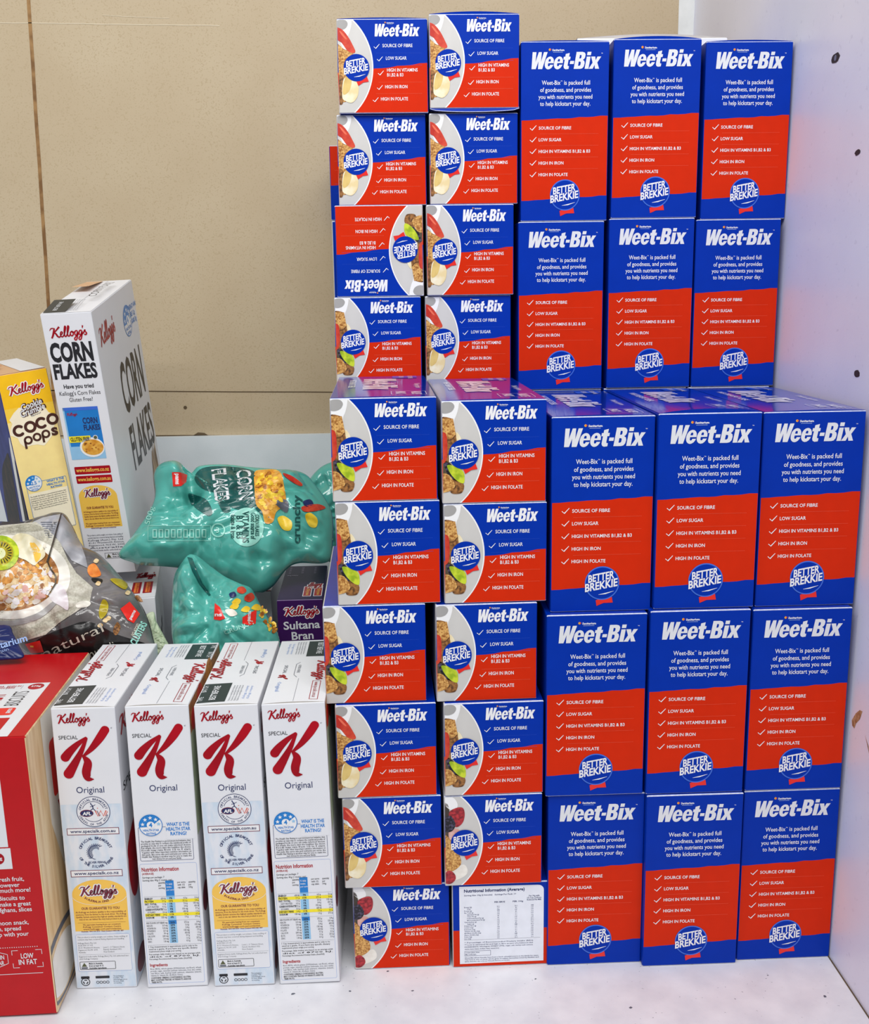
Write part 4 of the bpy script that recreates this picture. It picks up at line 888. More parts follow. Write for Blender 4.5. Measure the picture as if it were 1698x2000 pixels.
P.frame(W * .36, D * .44, W * .52, D * .66, .0005, 'ink_grey', 2); P.rect(W * .04, D * .62, W * .40, D * .97, 'kraft_print', 1); P.rect(W * .5, D * .02, W * .505, D * .98, 'ink_grey', 1)
P.build('top_flap', lambda u, v, l: (u, v, H + .0003 + .00012 * l + .008 * math.sin(math.pi * min(1, max(0, v / D)))), CORN)

# ---------------------------------------------------------------- chocolate cereal carton (leaning)
W, D, H = .0600, .1800, .2850
COCO = posed('cereal_box', (-.4440, .3400, .3260), 29.5, -6.95, 1.1, 'yellow chocolate cereal carton leaning against the tall corn flakes carton', 'cereal box')
link('carton', carton_mesh(W, D, H, lambda a, n: 'coco_blue' if a == 'x' else 'kraft_print' if a == 'z' else 'coco_yellow', 'kraft_print', .001), COCO)
V = lambda v: H * (1 - v); P = Print()
HS = H * .74; V = lambda v: H - HS * v
P.rect(.0006, V(.13), W - .0006, H - .0006, 'coco_yellow', 0); P.rect(.0006, V(.22), W - .0006, V(.13), 'coco_yellow', 0); P.rect(.0006, V(.28), W - .0006, V(.20), 'coco_yellow2', 1)
P.rect(.0006, .0006, W - .0006, V(.28), 'coco_pale', 0)
glow = [(W * .5 + W * .46 * math.cos(t / 24 * 6.283) * (1 + .12 * math.sin(t * 2.1)), V(.32) + HS * .125 * math.sin(t / 24 * 6.283) * (1 + .1 * math.sin(t * 1.7))) for t in range(24)]
P.poly(glow, 'coco_glow', 2)
kellogg(P, W * .16, V(.125), W * .72, HS * .052, 'k_red', 5, outline='white', rot=.05)
for k, (m, b) in enumerate((('coco_brown', .10), ('offwhite', .02))):
    P.text('Cookie', W * .34, V(.225), HS * .035, m, 4 + k, w=W * (.44 + (.03 if not k else 0)), bold=b, rot=.2, shear=.1); P.text('Crumble', W * .30, V(.262), HS * .035, m, 4 + k, w=W * (.52 + (.03 if not k else 0)), bold=b, rot=.2, shear=.1)
P.text('flavour', W * .5, V(.268), HS * .011, 'navy', 4, w=W * .22, rot=.2)
def coco(s, x, y, r, dx):
    for i, ch in enumerate(s):
        cx, cy = x + dx * i, y + .16 * dx * i
        if ch in 'op':
            P.ring(cx, cy, r, r * .48, 'coco_brown', 4, n=28)
            if ch == 'p': P.rect(cx - r, cy - r * 1.9, cx - r * .5, cy, 'coco_brown', 4)
        elif ch == 's': P.text('s', cx - r * .75, cy - r * .95, r * 2.5, 'coco_brown', 4, bold=.035, w=r * 1.5)
        elif ch == 'c': P.stroke(arc(cx, cy, r * .76, r * .76, 50, 310, 16), r * .48, 'coco_brown', 4)
        else: P.stroke([(cx + r * .55, cy + r * .6), (cx - r * .2, cy + r * .72), (cx - r * .35, cy + r * .2), (cx + r * .35, cy - r * .1), (cx + r * .3, cy - r * .7), (cx - r * .5, cy - r * .65)], r * .42, 'coco_brown', 4)
coco('coco', W * .20, V(.335), W * .125, W * .235); coco('pops', W * .34, V(.400), W * .09, W * .185)
health_star(P, W * .26, V(.66), W * .17, '2.5', 3); P.frame(W * .10, V(.97), W * .93, V(.655), .0005, 'print_blue', 2, .0015); P.rect(W * .11, V(.965), W * .92, V(.72), 'coco_glow', 1)
for i, t in enumerate(('WHAT IS THE', 'HEALTH STAR', 'RATING?')): P.text(t, W * .70, V(.672 + .020 * i), HS * .0125, 'print_blue', 3, w=W * (.36, .38, .24)[i], align='c', bold=.03, res=2)
lines(P, ['The Health Star Rating is a government-led initiative that', 'provides an easy way to compare the nutritional profile of', 'packaged foods so you can make informed choices.', 'Put simply, the more stars the healthier the choice.', 'Foods may rate from 1/2 to 5 stars.', 'Together with other important nutrition information on', 'this pack, like serve size and nutrients per serve.'], W * .5, V(.745), HS * .013, HS * .0085, 'ink', W * .74, 'c')
P.build('front_panel', front_fn(None), COCO)
P = Print(); P.rect(.0006, .0006, D - .0006, H - .0006, 'coco_blue', 0)
S2 = lambda pts, m, l: P.poly([(min(max(D * u, .0008), D - .0008), min(max(H * v, .0008), H - .0008)) for u, v in cr(pts, 5, True)], m, l)
S2([(.62, .0), (.80, .2), (.98, .62), (1.0, .50), (1.0, .30), (.95, .1), (.9, .0)], 'coco_choc', 2)
S2([(.55, .0), (.70, .22), (.90, .66), (1.0, .72), (1.0, .56), (.9, .4), (.78, .15), (.7, .0)], 'milk', 1); S2([(.0, .0), (.5, .0), (.62, .3), (.8, .62), (.6, .6), (.3, .5), (.1, .3)], 'coco_choc', 1)
P.build('side_panel', lambda u, v, l: (-LAY * (l + 1), D - u, v), COCO)
P = Print(); P.rect(.0006, .0006, W - .0006, D - .0006, 'kraft_print', 0); P.rect(W * .5, D * .02, W - .001, D * .98, 'k_white', 1); kellogg(P, W * .3, D * .3, D * .4, W * .2, rot=r90)
P.build('top_flap', lambda u, v, l: (u, v, H + .0003 + .00012 * l + .006 * math.sin(math.pi * min(1, max(0, v / D)))), COCO)

# ---------------------------------------------------------------- purple box and white bran box, upright in the second row
W, D, H = .0584, .1733, .3171
o = posed('cereal_box', (-.1461, .3130, .0004), 1.2, .4, -.2, 'purple sultana cereal box standing behind the slim white boxes', 'cereal box')
link('carton', carton_mesh(W, D, H, lambda a, n: 'purple_dark' if a == 'z' else 'purple', 'lilac', .001), o)
V = lambda v: H * (1 - v); P = Print(); P.rect(.0006, .0006, W - .0006, H - .0006, 'purple', 0)
kellogg(P, W * .14, V(.066), W * .78, H * .034, 'k_red', 5, outline='white', rot=.02)
P.text('Sultana', W * .13, V(.124), H * .032, 'offwhite', 3, w=W * .80, bold=.02, rot=.03); P.text('Bran', W * .30, V(.168), H * .032, 'offwhite', 3, w=W * .48, bold=.02, rot=.03)
P.build('front_panel', front_fn(None), o)
P = Print(); P.rect(.0006, .0006, W - .0006, D - .0006, 'purple_dark', 0)
for i in range(2):
    x = W * (.54 + .24 * i); P.rrect(x, D * .08, x + W * .19, D * .36, .001, 'white', 1); P.rrect(x + W * .015, D * .09, x + W * .175, D * .35, .001, 'k_red', 2); P.text('www.kelloggs.com', x + W * .13, D * .11, W * .09, 'amber', 3, w=D * .22, rot=r90, res=1)
kellogg(P, W * .95, D * .42, W * .32, D * .12, 'k_red', 5, outline='white', rot=math.pi); P.text('Sultana Bran', W * .34, D * .70, W * .08, 'lilac', 2, w=W * .26, rot=math.pi, res=1, bold=.04)
P.v = [(min(a, W - .001), b, l) for a, b, l in P.v]
for i in range(3): P.text('BEST BEFORE', W * (.15 + .3 * i), D * .75, W * .05, 'lilac', 2, w=D * .2, rot=r90, res=1)
P.build('top_flap', lambda u, v, l: (u, v, H + .0003 + .00012 * l), o)

W, D, H = .0600, .1750, .3270
_c = at(303, 1166, z=.3274); BRAN = posed('cereal_box', (_c.x - .06 * math.cos(.17), _c.y - .06 * math.sin(.17), .0004), math.degrees(.17), 0, 0, 'white bran cereal box with two orange tags on top, beside the dark muesli bag', 'cereal box')
link('carton', carton_mesh(W, D, H, lambda a, n: 'k_white', 'k_white', .001), BRAN)
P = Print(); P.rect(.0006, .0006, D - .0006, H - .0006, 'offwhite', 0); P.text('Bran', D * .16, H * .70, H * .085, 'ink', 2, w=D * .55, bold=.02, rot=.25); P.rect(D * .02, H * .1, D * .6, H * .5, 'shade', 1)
P.build('side_panel', right_fn(W), BRAN)
P = Print(); P.rect(.0006, .0006, W - .0006, D - .0006, 'k_white', 0)
for i in range(2):
    x = W * (.48 + .24 * i); P.rrect(x, D * .12, x + W * .19, D * .44, .001, 'k_red', 1); P.rrect(x + W * .05, D * .14, x + W * .14, D * .42, .001, 'orange', 2); P.text('www.kelloggs.com', x + W * .125, D * .15, W * .05, 'k_red', 3, w=D * .25, rot=r90, res=1)
kellogg(P, W * .52, D * .56, W * .42, D * .14, 'k_red', 5)
P.build('top_flap', lambda u, v, l: (u, v, H + .0003 + .00012 * l), BRAN)
# shadowed box under the big bag, and plain boxes that carry the leaning cartons
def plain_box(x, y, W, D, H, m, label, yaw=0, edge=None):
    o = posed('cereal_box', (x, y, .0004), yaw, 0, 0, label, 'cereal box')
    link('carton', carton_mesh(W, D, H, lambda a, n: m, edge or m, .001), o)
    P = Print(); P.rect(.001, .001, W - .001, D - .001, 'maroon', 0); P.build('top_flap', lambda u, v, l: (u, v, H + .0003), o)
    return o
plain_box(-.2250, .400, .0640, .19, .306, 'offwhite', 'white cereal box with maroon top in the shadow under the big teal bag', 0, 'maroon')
plain_box(-.2940, .470, .0640, .17, .300, 'offwhite', 'white cereal box hidden behind the white bran box, under the big teal bag')
plain_box(-.4300, .492, .0900, .17, .360, 'k_white', 'white cereal box hidden under the back of the tall corn flakes carton')
plain_box(-.5400, .330, .1100, .12, .318, 'offwhite', 'white cereal box hidden under the yellow chocolate cereal carton')

# ---------------------------------------------------------------- bags
class Bag:
    """a filled film bag: outline in its own leaning plane, inflated on both sides"""
    def __init__(s, name, outline, y0, lean, center, T, mats, label, group=None, creases=(), amp=.10, freq=16, seed=0, tb=.8, bumps=(), yaw=0.0, folds=26):
        c = at(*center, y=y0); s.o = c; s.n = Vector((math.sin(yaw), -math.cos(yaw), lean)).normalized(); s.U = Vector((math.cos(yaw), math.sin(yaw), 0)); s.Vv = s.n.cross(s.U).normalized()
        if s.Vv.z < 0: s.Vv = -s.Vv
        s.T = T; s.amp = amp; s.freq = freq; s.seed = seed; s.creases = []; s.bumps = []
        pts = [s.plane(*p) for p in cr(outline, 5, True)]
        angs = sorted((math.atan2(b, a), math.hypot(a, b)) for a, b in pts)
        s.NA = 320; s.rad = []
        for i in range(s.NA):
            t = -math.pi + 2 * math.pi * i / s.NA
            j = next((k for k, q in enumerate(angs) if q[0] > t), 0); a1, r1 = angs[j]; a0, r0 = angs[j - 1]
            da = (a1 - a0) % (2 * math.pi) or 1e-6; dt = (t - a0) % (2 * math.pi); s.rad.append(r0 + (r1 - r0) * min(1, dt / da))
        for a, b, d, wd in creases: s.creases.append((s.plane(*a), s.plane(*b), d, wd))
        for a, d, wd in bumps: s.bumps.append((s.plane(*a), d, wd))
        rnd = random.Random(seed + 100)
        for k in range(folds):
            i = rnd.randrange(s.NA); t = -math.pi + 2 * math.pi * i / s.NA; R = s.rad[i]; e0 = rnd.uniform(.8, 1.0); e1 = rnd.uniform(.25, .7); t2 = t + rnd.uniform(-.35, .35)
            s.creases.append(((R * e0 * math.cos(t), R * e0 * math.sin(t)), (R * e1 * math.cos(t2), R * e1 * math.sin(t2)), rnd.choice((1, 1, -.7)) * T * rnd.uniform(.06, .13), T * rnd.uniform(.07, .16)))
        NR = 60; vs_ = []; fs = []
        for side in (1, -1):
            for j in range(NR + 1):
                rr_ = (j / NR) ** .8
                for i in range(s.NA):
                    t = -math.pi + 2 * math.pi * i / s.NA; a, b = s.rad[i] * rr_ * math.cos(t), s.rad[i] * rr_ * math.sin(t)
                    h = s.height(a, b) if side == 1 else -tb * s.T * s.prof(rr_)
                    vs_.append(s.pos(a, b, h))
        K = (NR + 1) * s.NA
        for side in (0, 1):
            for j in range(NR):
                for i in range(s.NA):
                    k = side * K + j * s.NA; i2 = (i + 1) % s.NA; q = (k + i, k + i2, k + s.NA + i2, k + s.NA + i)
                    fs.append(q[::-1] if side == 0 else q)
        s.root = empty(name, c); tag(s.root, label, 'bag', group)
        s.base = c
        me = mesh_from([v - c for v in vs_], fs, None, [mats] * len(fs), True)
        bm = bmesh.new(); bm.from_mesh(me); bmesh.ops.remove_doubles(bm, verts=bm.verts, dist=1e-6); bmesh.ops.recalc_face_normals(bm, faces=bm.faces); bm.to_mesh(me); bm.free()
        s.body = link('film', me, s.root)
    def plane(s, px, py, h=0.0):
        d = CF + CR * ((px - 849) / FPX) + CU * ((1000 - py) / FPX)
        o = s.o + s.n * h; t = (o - CAM).dot(s.n) / d.dot(s.n); p = CAM + d * t - o
        return p.dot(s.U), p.dot(s.Vv)
    def prof(s, r): return max(0.0, 1 - min(1, r) ** 2.4) ** .62
    def height(s, a, b):
        t = (math.atan2(b, a) + math.pi) / (2 * math.pi) * s.NA; i = int(t) % s.NA; f = t - int(t)
        R = s.rad[i] * (1 - f) + s.rad[(i + 1) % s.NA] * f; r = math.hypot(a, b) / R
        h = s.T * s.prof(r)
        q = Vector((a * s.freq, b * s.freq, s.seed)); N = noise.noise
        wq = q + Vector((N(q * .7), N(q * .7 + Vector((9, 2, 4))), 0)) * .6
        e = min(1.0, max(0.0, (1 - r) * 5))
        nz = .5 * N(q) + 1.3 * (abs(N(wq * 1.1 + Vector((3, 8, 1)))) - .22) + .8 * (abs(N(wq * 2.3 + Vector((5, 1, 2)))) - .22) + .38 * (abs(N(wq * 4.7 + Vector((1, 4, 6)))) - .22)
        h += s.amp * s.T * nz * e
        for p, d, wd in s.bumps: h += d * math.exp(-((a - p[0]) ** 2 + (b - p[1]) ** 2) / wd ** 2) * e
        for p, q2, d, wd in s.creases:
            vx, vy = q2[0] - p[0], q2[1] - p[1]; L = vx * vx + vy * vy; k = max(0, min(1, ((a - p[0]) * vx + (b - p[1]) * vy) / L))
            dd = math.hypot(a - p[0] - k * vx, b - p[1] - k * vy); h -= d * math.exp(-(dd / wd) ** 2) * e
        return h
    def pos(s, a, b, h): return s.o + s.U * a + s.Vv * b + s.n * h
    def px(s, x, y):
        h = s.T * .6
        for _ in range(5):
            a, b = s.plane(x, y, h); h = s.height(a, b)
        return a, b
    def decal(s, P, name, parent=None, step=6.0, off=.0006):
        vs_ = [(v[0], v[1], v[2]) for v in P.v]; out = []; om = []
        stack = []
        for f, m in zip(P.f, P.m):
            for k in range(1, len(f) - 1): stack.append(([vs_[f[0]], vs_[f[k]], vs_[f[k + 1]]], m))
        while stack:
            t, m = stack.pop(); L = [math.hypot(t[i][0] - t[(i + 1) % 3][0], t[i][1] - t[(i + 1) % 3][1]) for i in range(3)]; i = L.index(max(L))
            if L[i] > step:
                a, b, c = t[i], t[(i + 1) % 3], t[(i + 2) % 3]; mid = tuple((p + q) / 2 for p, q in zip(a, b)); stack += [([a, mid, c], m), ([mid, b, c], m)]
            else: out.append(t); om.append(m)
        V = []; F = []; ix = {}
        for t in out:
            f = []
            for v in t:
                k = (round(v[0], 3), round(v[1], 3), v[2])
                if k not in ix:
                    a, b = s.px(v[0], v[1]); ix[k] = len(V); V.append(s.pos(a, b, s.height(a, b) + off + .0003 * v[2]) - s.base)
                f.append(ix[k])
            F.append(tuple(f))
        return link(name, mesh_from(V, F, None, om, True), parent or s.root)
def blob(P, pts, m, l=1, n=5): P.poly(cr(pts, n, True), m, l)
def flakes(P, n, x0, y0, x1, y1, inside, mats, l, r0, r1, seed):
    rnd = random.Random(seed)
    for i in range(n):
        for _ in range(30):
            x, y = rnd.uniform(x0, x1), rnd.uniform(y0, y1)
            if inside(x, y): break
        r = rnd.uniform(r0, r1); a = rnd.uniform(0, 6.28); e = rnd.uniform(.45, .8)
        pts = [(x + r * (math.cos(a) * math.cos(t) - e * math.sin(a) * math.sin(t)) * rnd.uniform(.8, 1.15), y + r * (math.sin(a) * math.cos(t) + e * math.cos(a) * math.sin(t)) * rnd.uniform(.8, 1.15)) for t in [k * .785 for k in range(8)]]
        P.poly(pts, rnd.choice(mats), l + (i % 5) * .3)

# big teal corn flakes bag
CW = -math.pi / 2
B1 = Bag('cereal_bag', [(231, 1084), (258, 1048), (292, 998), (303, 965), (301, 925), (318, 905), (348, 905), (370, 926), (388, 912), (432, 909), (476, 913), (530, 918), (590, 924), (618, 950), (648, 1000), (650, 1060), (640, 1098), (585, 1100), (560, 1112), (530, 1148), (495, 1160), (450, 1140), (400, 1118), (340, 1108), (280, 1104), (258, 1098)],
         .385, .62, (450, 1012), .050, 'teal', 'big teal corn flakes bag lying behind the slim white boxes', 'teal cereal bags',
         creases=[((364, 915), (378, 985), .026, .010), ((378, 985), (345, 1008), .014, .010), ((300, 960), (360, 1000), .010, .014), ((545, 1020), (560, 1100), .008, .01), ((505, 1040), (500, 1130), .007, .01), ((590, 940), (640, 990), .008, .012), ((460, 985), (480, 1010), .004, .01), ((600, 1060), (560, 1090), .006, .01)], amp=.16, freq=17, seed=3, tb=.35, yaw=.22, bumps=[((330, 930), .012, .03), ((330, 1050), .006, .04)])
P = Print(flip_y=True)
blob(P, [(395, 915), (440, 911), (495, 920), (503, 945), (500, 985), (475, 995), (450, 990), (425, 965), (395, 955), (380, 935)], 'teal_dark', 1)
blob(P, [(368, 965), (385, 968), (405, 978), (415, 1000), (408, 1008), (390, 998), (375, 985)], 'teal_dark', 1); blob(P, [(425, 975), (445, 985), (450, 998), (436, 1000)], 'teal_dark', 1)
blob(P, [(488, 975), (512, 982), (530, 998), (525, 1012), (505, 1000)], 'teal_dark', 1)
for s_, x, y, w in (('CORN', 462, 920, 58), ('FLAKES', 414, 918, 62)):
    P.text(s_, x, y, 26, 'offwhite', 2, w=w, rot=CW + .12, bold=.035); P.text(s_, x + 4, y + 1, 18, 'teal_dark', 3, w=w - 2, rot=CW + .12, bold=-.005)
blob(P, [(497, 924), (510, 918), (545, 920), (555, 950), (558, 985), (540, 1000), (533, 1020), (518, 1022), (512, 1000), (500, 985), (497, 950)], 'flake', 1.6)
flakes(P, 60, 497, 918, 558, 1022, lambda x, y: ((x - 527) / 26) ** 2 + ((y - 958) / 36) ** 2 < 1, ['flake', 'flake_dark', 'mango'], 2.5, 4, 9, 2)
blob(P, [(536, 980), (556, 976), (564, 985), (560, 1002), (545, 992)], 'ink_grey', 2.6); blob(P, [(552, 925), (570, 930), (590, 945), (586, 950), (565, 938)], 'strawberry', 2)
for x, y, r in ((556, 1022, 14), (608, 1016, 12)): blob(P, [(x - r, y - 8), (x - 2, y - 14), (x + r, y - 2), (x + r * .8, y + 14), (x - 4, y + 12)], 'mango', 2)
blob(P, [(590, 990), (620, 985), (636, 992), (620, 998), (595, 1000)], 'strawberry', 2); blob(P, [(592, 980), (606, 976), (612, 986), (598, 990)], 'navy', 2)
P.text('crunchy', 586, 1062, 14, 'teal_dark', 2, w=95, rot=math.pi / 2, bold=.02)
P.disc(482, 1030, 33, 'teal_pale', 2, ry=38, n=40)
for t, x, y, w, h in (('CORN FLAKES', 502, 1008, 42, 7), ('Good source of', 493, 1004, 52, 9), ('VITAMINS', 477, 1001, 62, 12), ('B1 & B3', 465, 1010, 45, 12), ('folate & iron', 454, 1008, 46, 9)): P.text(t, x - 3, y - 2, h, 'teal_dark', 3, w=w, rot=CW, bold=.03)
P.ring(426, 1036, 14, 3, 'teal_pale', 2, n=24); P.text('3', 422, 1041, 10, 'teal_pale', 2, bold=.03)
for i in range(9): P.frame(298 + 12 * i, 1034, 307 + 12 * i, 1051, 2.2, 'teal_pale', 2)
P.frame(289, 1027, 412, 1057, .8, 'teal_pale', 2)
P.text('500g', 292, 1026, 10, 'teal_pale', 2, w=36, rot=math.radians(75)); P.poly([(336, 923), (352, 923), (366, 928), (364, 942), (354, 950), (338, 951)], 'tag_red', 2); P.text('pams', 343, 926, 8, 'offwhite', 3, w=21, rot=CW, bold=.03)
B1.decal(P, 'printed_front')
# teal bag behind, peeking out beside the stack
B3 = Bag('cereal_bag', [(598, 952), (620, 918), (646, 903), (664, 904), (674, 940), (674, 1050), (664, 1092), (640, 1096), (618, 1060), (608, 1000)], .565, .10, (640, 1000), .030, 'teal', 'teal cereal bag peeking out between the big teal bag and small-box stack', 'teal cereal bags', creases=[((612, 950), (634, 1000), .008, .008), ((608, 960), (640, 935), .006, .008)], amp=.14, seed=9, tb=.4)
# small teal bag in front
B2 = Bag('cereal_bag', [(338, 1255), (336, 1190), (340, 1130), (352, 1105), (368, 1084), (386, 1086), (412, 1106), (440, 1126), (470, 1140), (492, 1150), (508, 1180), (528, 1212), (545, 1244), (540, 1290), (440, 1310), (360, 1300)], .255, .55, (430, 1210), .040, 'teal', 'smaller teal bag slumped between the white bran box and purple box', 'teal cereal bags',
         creases=[((372, 1090), (405, 1160), .016, .007), ((405, 1160), (418, 1240), .010, .010), ((440, 1130), (418, 1190), .006, .010)], amp=.15, freq=22, seed=5, bumps=[((366, 1130), .012, .02), ((400, 1110), .008, .02)])
P = Print(flip_y=True)
P.poly([(420, 1178), (430, 1186), (440, 1208), (430, 1212), (418, 1210)], 'tag_red', 2); P.text('ns', 420, 1204, 7, 'offwhite', 3, w=14, bold=.03)
P.poly([(474, 1206), (502, 1190), (500, 1218), (488, 1222), (474, 1218)], 'tag_red', 2); P.text('pams', 489, 1214, 7, 'offwhite', 3, w=20, rot=math.radians(85), bold=.03)
blob(P, [(465, 1148), (475, 1146), (482, 1154), (474, 1160), (464, 1156)], 'strawberry', 2); blob(P, [(480, 1164), (492, 1158), (498, 1168), (488, 1176), (478, 1172)], 'strawberry', 2)
for x, y in ((462, 1175), (458, 1184), (480, 1190), (500, 1186)): blob(P, [(x - 9, y + 3), (x, y - 6), (x + 9, y - 2), (x + 4, y + 6)], 'mango', 2)
blob(P, [(440, 1192), (455, 1190), (464, 1200), (450, 1204)], 'cream', 2); blob(P, [(448, 1160), (458, 1156), (462, 1164), (452, 1168)], 'navy', 2)
flakes(P, 26, 505, 1185, 540, 1235, lambda x, y: abs((x - 505) - (y - 1180) * .6) < 10, ['flake', 'flake_dark', 'mango'], 2, 3, 6, 4)
P.text('CRUNCH', 440, 1240, 8, 'teal_pale', 2, w=60, rot=.35, bold=.02)
P.poly([(366, 1088), (376, 1090), (384, 1112), (396, 1140), (412, 1162), (408, 1164), (390, 1142), (376, 1116)], 'teal_dark', 1)
B2.decal(P, 'printed_front')

# muesli bag
MB = Bag('muesli_bag', [(-90, 1040), (-30, 1020), (40, 1022), (82, 1010), (122, 1002), (140, 1024), (162, 1066), (196, 1084), (232, 1122), (262, 1160), (284, 1196), (298, 1240), (300, 1278), (240, 1290), (120, 1290), (52, 1276), (24, 1246), (-20, 1226), (-90, 1196), (-120, 1120)], .240, .75, (90, 1160), .050, 'film_grey', 'dark grey muesli bag printed with a bowl of muesli and kiwi', None,
         creases=[((120, 1004), (96, 1096), .012, .006), ((96, 1096), (112, 1140), .006, .006), ((150, 1120), (190, 1150), .005, .012), ((215, 1160), (190, 1230), .005, .012)], amp=.10, freq=18, seed=12, tb=.45)
P = Print(flip_y=True)
P.poly([(60, 1022), (84, 1011), (120, 1004), (138, 1024), (158, 1062), (168, 1090), (172, 1110), (140, 1095), (110, 1050), (85, 1032)], 'film_silver', 1)
for i in range(8): P.rect(80 + i * 1.6, 1020 + 4.2 * i, 112 - i * 1.5, 1021.6 + 4.2 * i, 'ink_grey', 2)
blob(P, [(150, 1110), (190, 1118), (230, 1150), (262, 1195), (284, 1240), (290, 1274), (230, 1284), (120, 1284), (90, 1260), (140, 1200), (160, 1150)], 'film_grey', .6)
blob(P, [(130, 1225), (175, 1215), (230, 1240), (290, 1260), (286, 1280), (240, 1284), (120, 1284), (66, 1274), (74, 1250)], 'film_black', 1.2)
P.poly([(-80, 1042), (-30, 1030), (30, 1024), (70, 1020), (95, 1035), (118, 1060), (134, 1095), (150, 1120), (182, 1148), (176, 1176), (150, 1195), (118, 1215), (90, 1240), (40, 1255), (10, 1240), (-80, 1200)], 'linen', 1.5)
blob(P, [(22, 1222), (60, 1226), (110, 1196), (150, 1184), (135, 1204), (90, 1232), (45, 1250), (28, 1240)], 'linen_dark', 2); blob(P, [(-80, 1046), (0, 1032), (60, 1024), (86, 1036), (40, 1040), (-10, 1046), (-60, 1058)], 'linen_dark', 2)
ccx, ccy = 22, 1128
P.disc(ccx, ccy, 116, 'bowl_white', 3, ry=82, n=64); P.disc(ccx - 6, ccy - 2, 100, 'oat_dark', 3.5, ry=68, n=60)
P.disc(ccx - 4, ccy + 16, 84, 'oat', 3.8, ry=44, n=50)
blob(P, [(-60, 1200), (10, 1214), (70, 1200), (104, 1176), (108, 1184), (72, 1212), (10, 1224), (-60, 1212)], 'plate_dark', 4)
inb = lambda x, y: ((x - ccx + 6) / 96) ** 2 + ((y - ccy + 2) / 64) ** 2 < 1
blob(P, [(22, 1145), (60, 1140), (98, 1138), (112, 1150), (104, 1166), (80, 1160), (60, 1165), (30, 1170), (14, 1160)], 'yoghurt', 4.2)
flakes(P, 170, -70, 1096, 116, 1196, lambda x, y: inb(x, y) and y > 1104, ['oat', 'oat', 'oat_gold', 'oat_dark', 'cream', 'yoghurt'], 4.5, 5, 10, 21)
flakes(P, 30, 20, 1095, 84, 1140, inb, ['oat_gold', 'oat_gold', 'flake'], 6.2, 4, 8, 22); flakes(P, 26, 10, 1150, 100, 1178, inb, ['yoghurt', 'cream', 'pink', 'oat'], 6.4, 5, 9, 23); flakes(P, 26, -60, 1060, 30, 1085, lambda x, y: inb(x, y), ['oat', 'oat_dark', 'oat_gold'], 4.5, 4, 7, 27)
blob(P, [(20, 1062), (36, 1044), (62, 1048), (82, 1066), (90, 1086), (76, 1100), (68, 1106), (52, 1096), (38, 1090), (26, 1076)], 'pear', 8); blob(P, [(60, 1062), (74, 1068), (82, 1086), (72, 1100), (66, 1080)], 'amber', 8.4)
P.disc(4, 1082, 35, 'kiwi', 8.8, ry=34, n=30); P.disc(3, 1082, 25, 'seed_green', 9.0, ry=24, n=26); P.disc(2, 1083, 11, 'kiwi_core', 9.6, ry=11, n=20)
for k in range(22):
    a = 6.283 * k / 22; P.stroke([(3 + 14 * math.cos(a), 1082 + 13 * math.sin(a)), (3 + 22 * math.cos(a), 1082 + 21 * math.sin(a))], [1.2, 2.2], 'film_black', 9.9, caps=False)
P.poly([(120, 1006), (123, 1004), (112, 1046), (100, 1086), (96, 1100), (92, 1100), (98, 1082), (110, 1040)], 'film_dark', 10); P.stroke([(94, 1098), (100, 1112), (111, 1128), (110, 1142), (104, 1152), (94, 1168)], [2.5, 3, 3.5, 3, 2, 1], 'shade', 10, caps=False)
blob(P, [(96, 1150), (118, 1142), (132, 1162), (134, 1192), (118, 1184), (100, 1172)], 'yoghurt', 4.6)
blob(P, [(150, 1180), (165, 1174), (178, 1178), (172, 1186), (152, 1188)], 'cream', 4); blob(P, [(174, 1106), (186, 1102), (197, 1118), (196, 1126), (180, 1128), (172, 1118)], 'apricot', 4)
blob(P, [(180, 1130), (200, 1132), (198, 1140), (184, 1138)], 'film_black', 3); blob(P, [(216, 1132), (236, 1132), (250, 1142), (246, 1152), (232, 1146)], 'seed_green', 4); blob(P, [(194, 1194), (202, 1172), (212, 1180), (210, 1198), (198, 1210)], 'seed_green', 4)
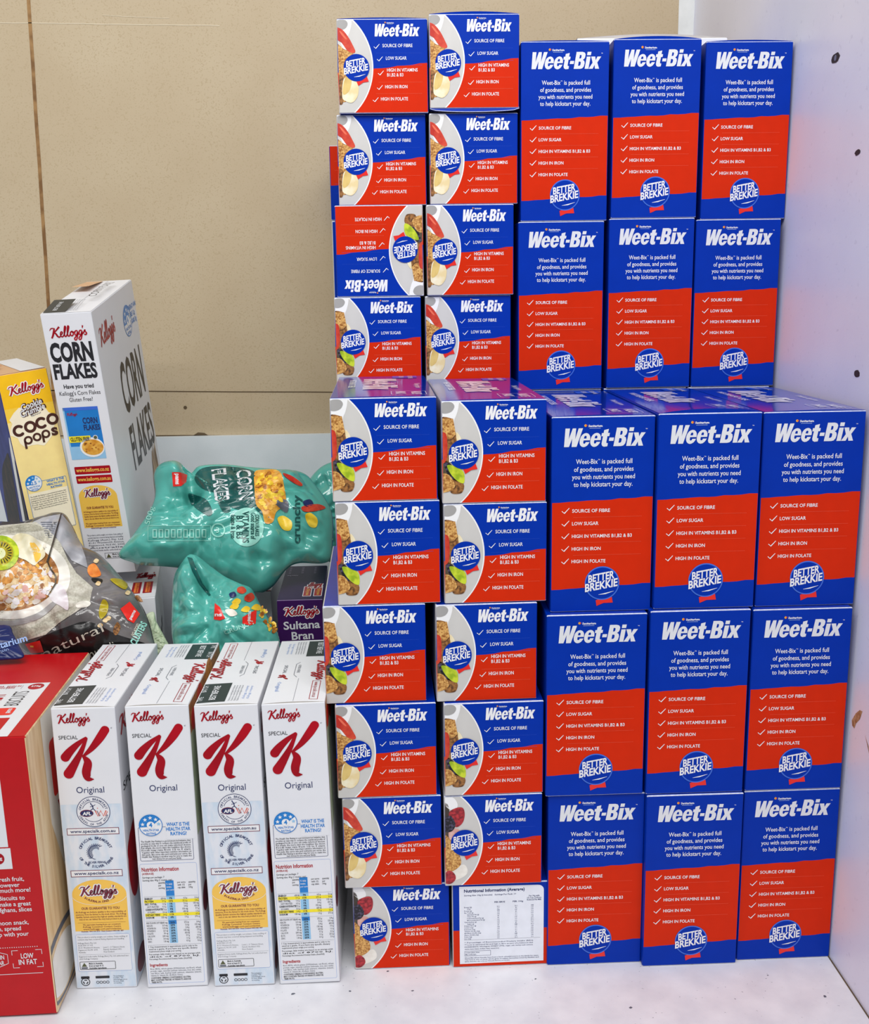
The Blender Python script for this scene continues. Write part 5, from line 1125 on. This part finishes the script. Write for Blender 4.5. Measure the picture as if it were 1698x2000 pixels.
for x, y in ((188, 1096), (192, 1140), (250, 1158), (206, 1212), (196, 1222), (212, 1208)): blob(P, [(x - 5, y + 2), (x, y - 4), (x + 6, y - 1), (x + 2, y + 5)], 'oat', 4)
blob(P, [(222, 1230), (230, 1216), (236, 1226), (230, 1240), (224, 1240)], 'biscuit_dark', 4); blob(P, [(264, 1166), (272, 1164), (280, 1176), (272, 1176)], 'biscuit_dark', 4)
P.poly([(236, 1190), (254, 1176), (264, 1188), (274, 1200), (262, 1218), (250, 1212)], 'tag_red', 4); P.text('pams', 257, 1212, 6, 'offwhite', 5, w=20, rot=math.radians(62), bold=.03)
P.text('natural', 84, 1288, 18, 'linen', 5, w=132, rot=math.radians(24), bold=-.005); P.text('muesli', 170, 1288, 15, 'linen', 5, w=60, rot=math.radians(20))
P.text('CLUSTERS', 266, 1262, 13, 'teal_pale', 5, w=48, rot=math.radians(62), bold=.03); P.text('NO ADDED', 262, 1244, 6, 'linen', 5, w=26, rot=math.radians(62), bold=.03)
P.poly([(50, 1259), (79, 1252), (86, 1274), (60, 1276)], 'tag_red', 5); P.rect(60, 1262, 66, 1265, 'amber', 6)
MB.decal(P, 'printed_front', step=5)
SL = Bag('bag', [(282, 1205), (300, 1195), (306, 1215), (322, 1245), (334, 1275), (300, 1290), (268, 1285), (262, 1262), (280, 1240)], .238, .4, (300, 1252), .008, 'film_green', 'x', amp=.5, freq=70, seed=31)
SL.body.parent = MB.root; SL.body.location = SL.base - MB.base; SL.body.name = 'bag_seal'; SL.body['label'] = 'crumpled pale green end seal'; bpy.data.objects.remove(SL.root)
# dark blue pouch under the muesli bag
PB = Bag('cereal_pouch', [(-110, 1240), (-40, 1228), (14, 1221), (26, 1238), (38, 1262), (46, 1284), (10, 1289), (-60, 1292), (-120, 1290)], .152, 1.5, (-30, 1260), .008, 'pouch_blue', 'dark blue pouch poking out under the muesli bag', None, amp=.08, seed=41, tb=.3)
P = Print(flip_y=True); P.text('Sanitarium', -30, 1277, 13, 'soft_blue', 2, w=88, rot=math.radians(16), bold=.02); P.text('wholegrain', -40, 1288, 6, 'soft_blue', 2, w=60, rot=math.radians(16))
PB.decal(P, 'printed_front')
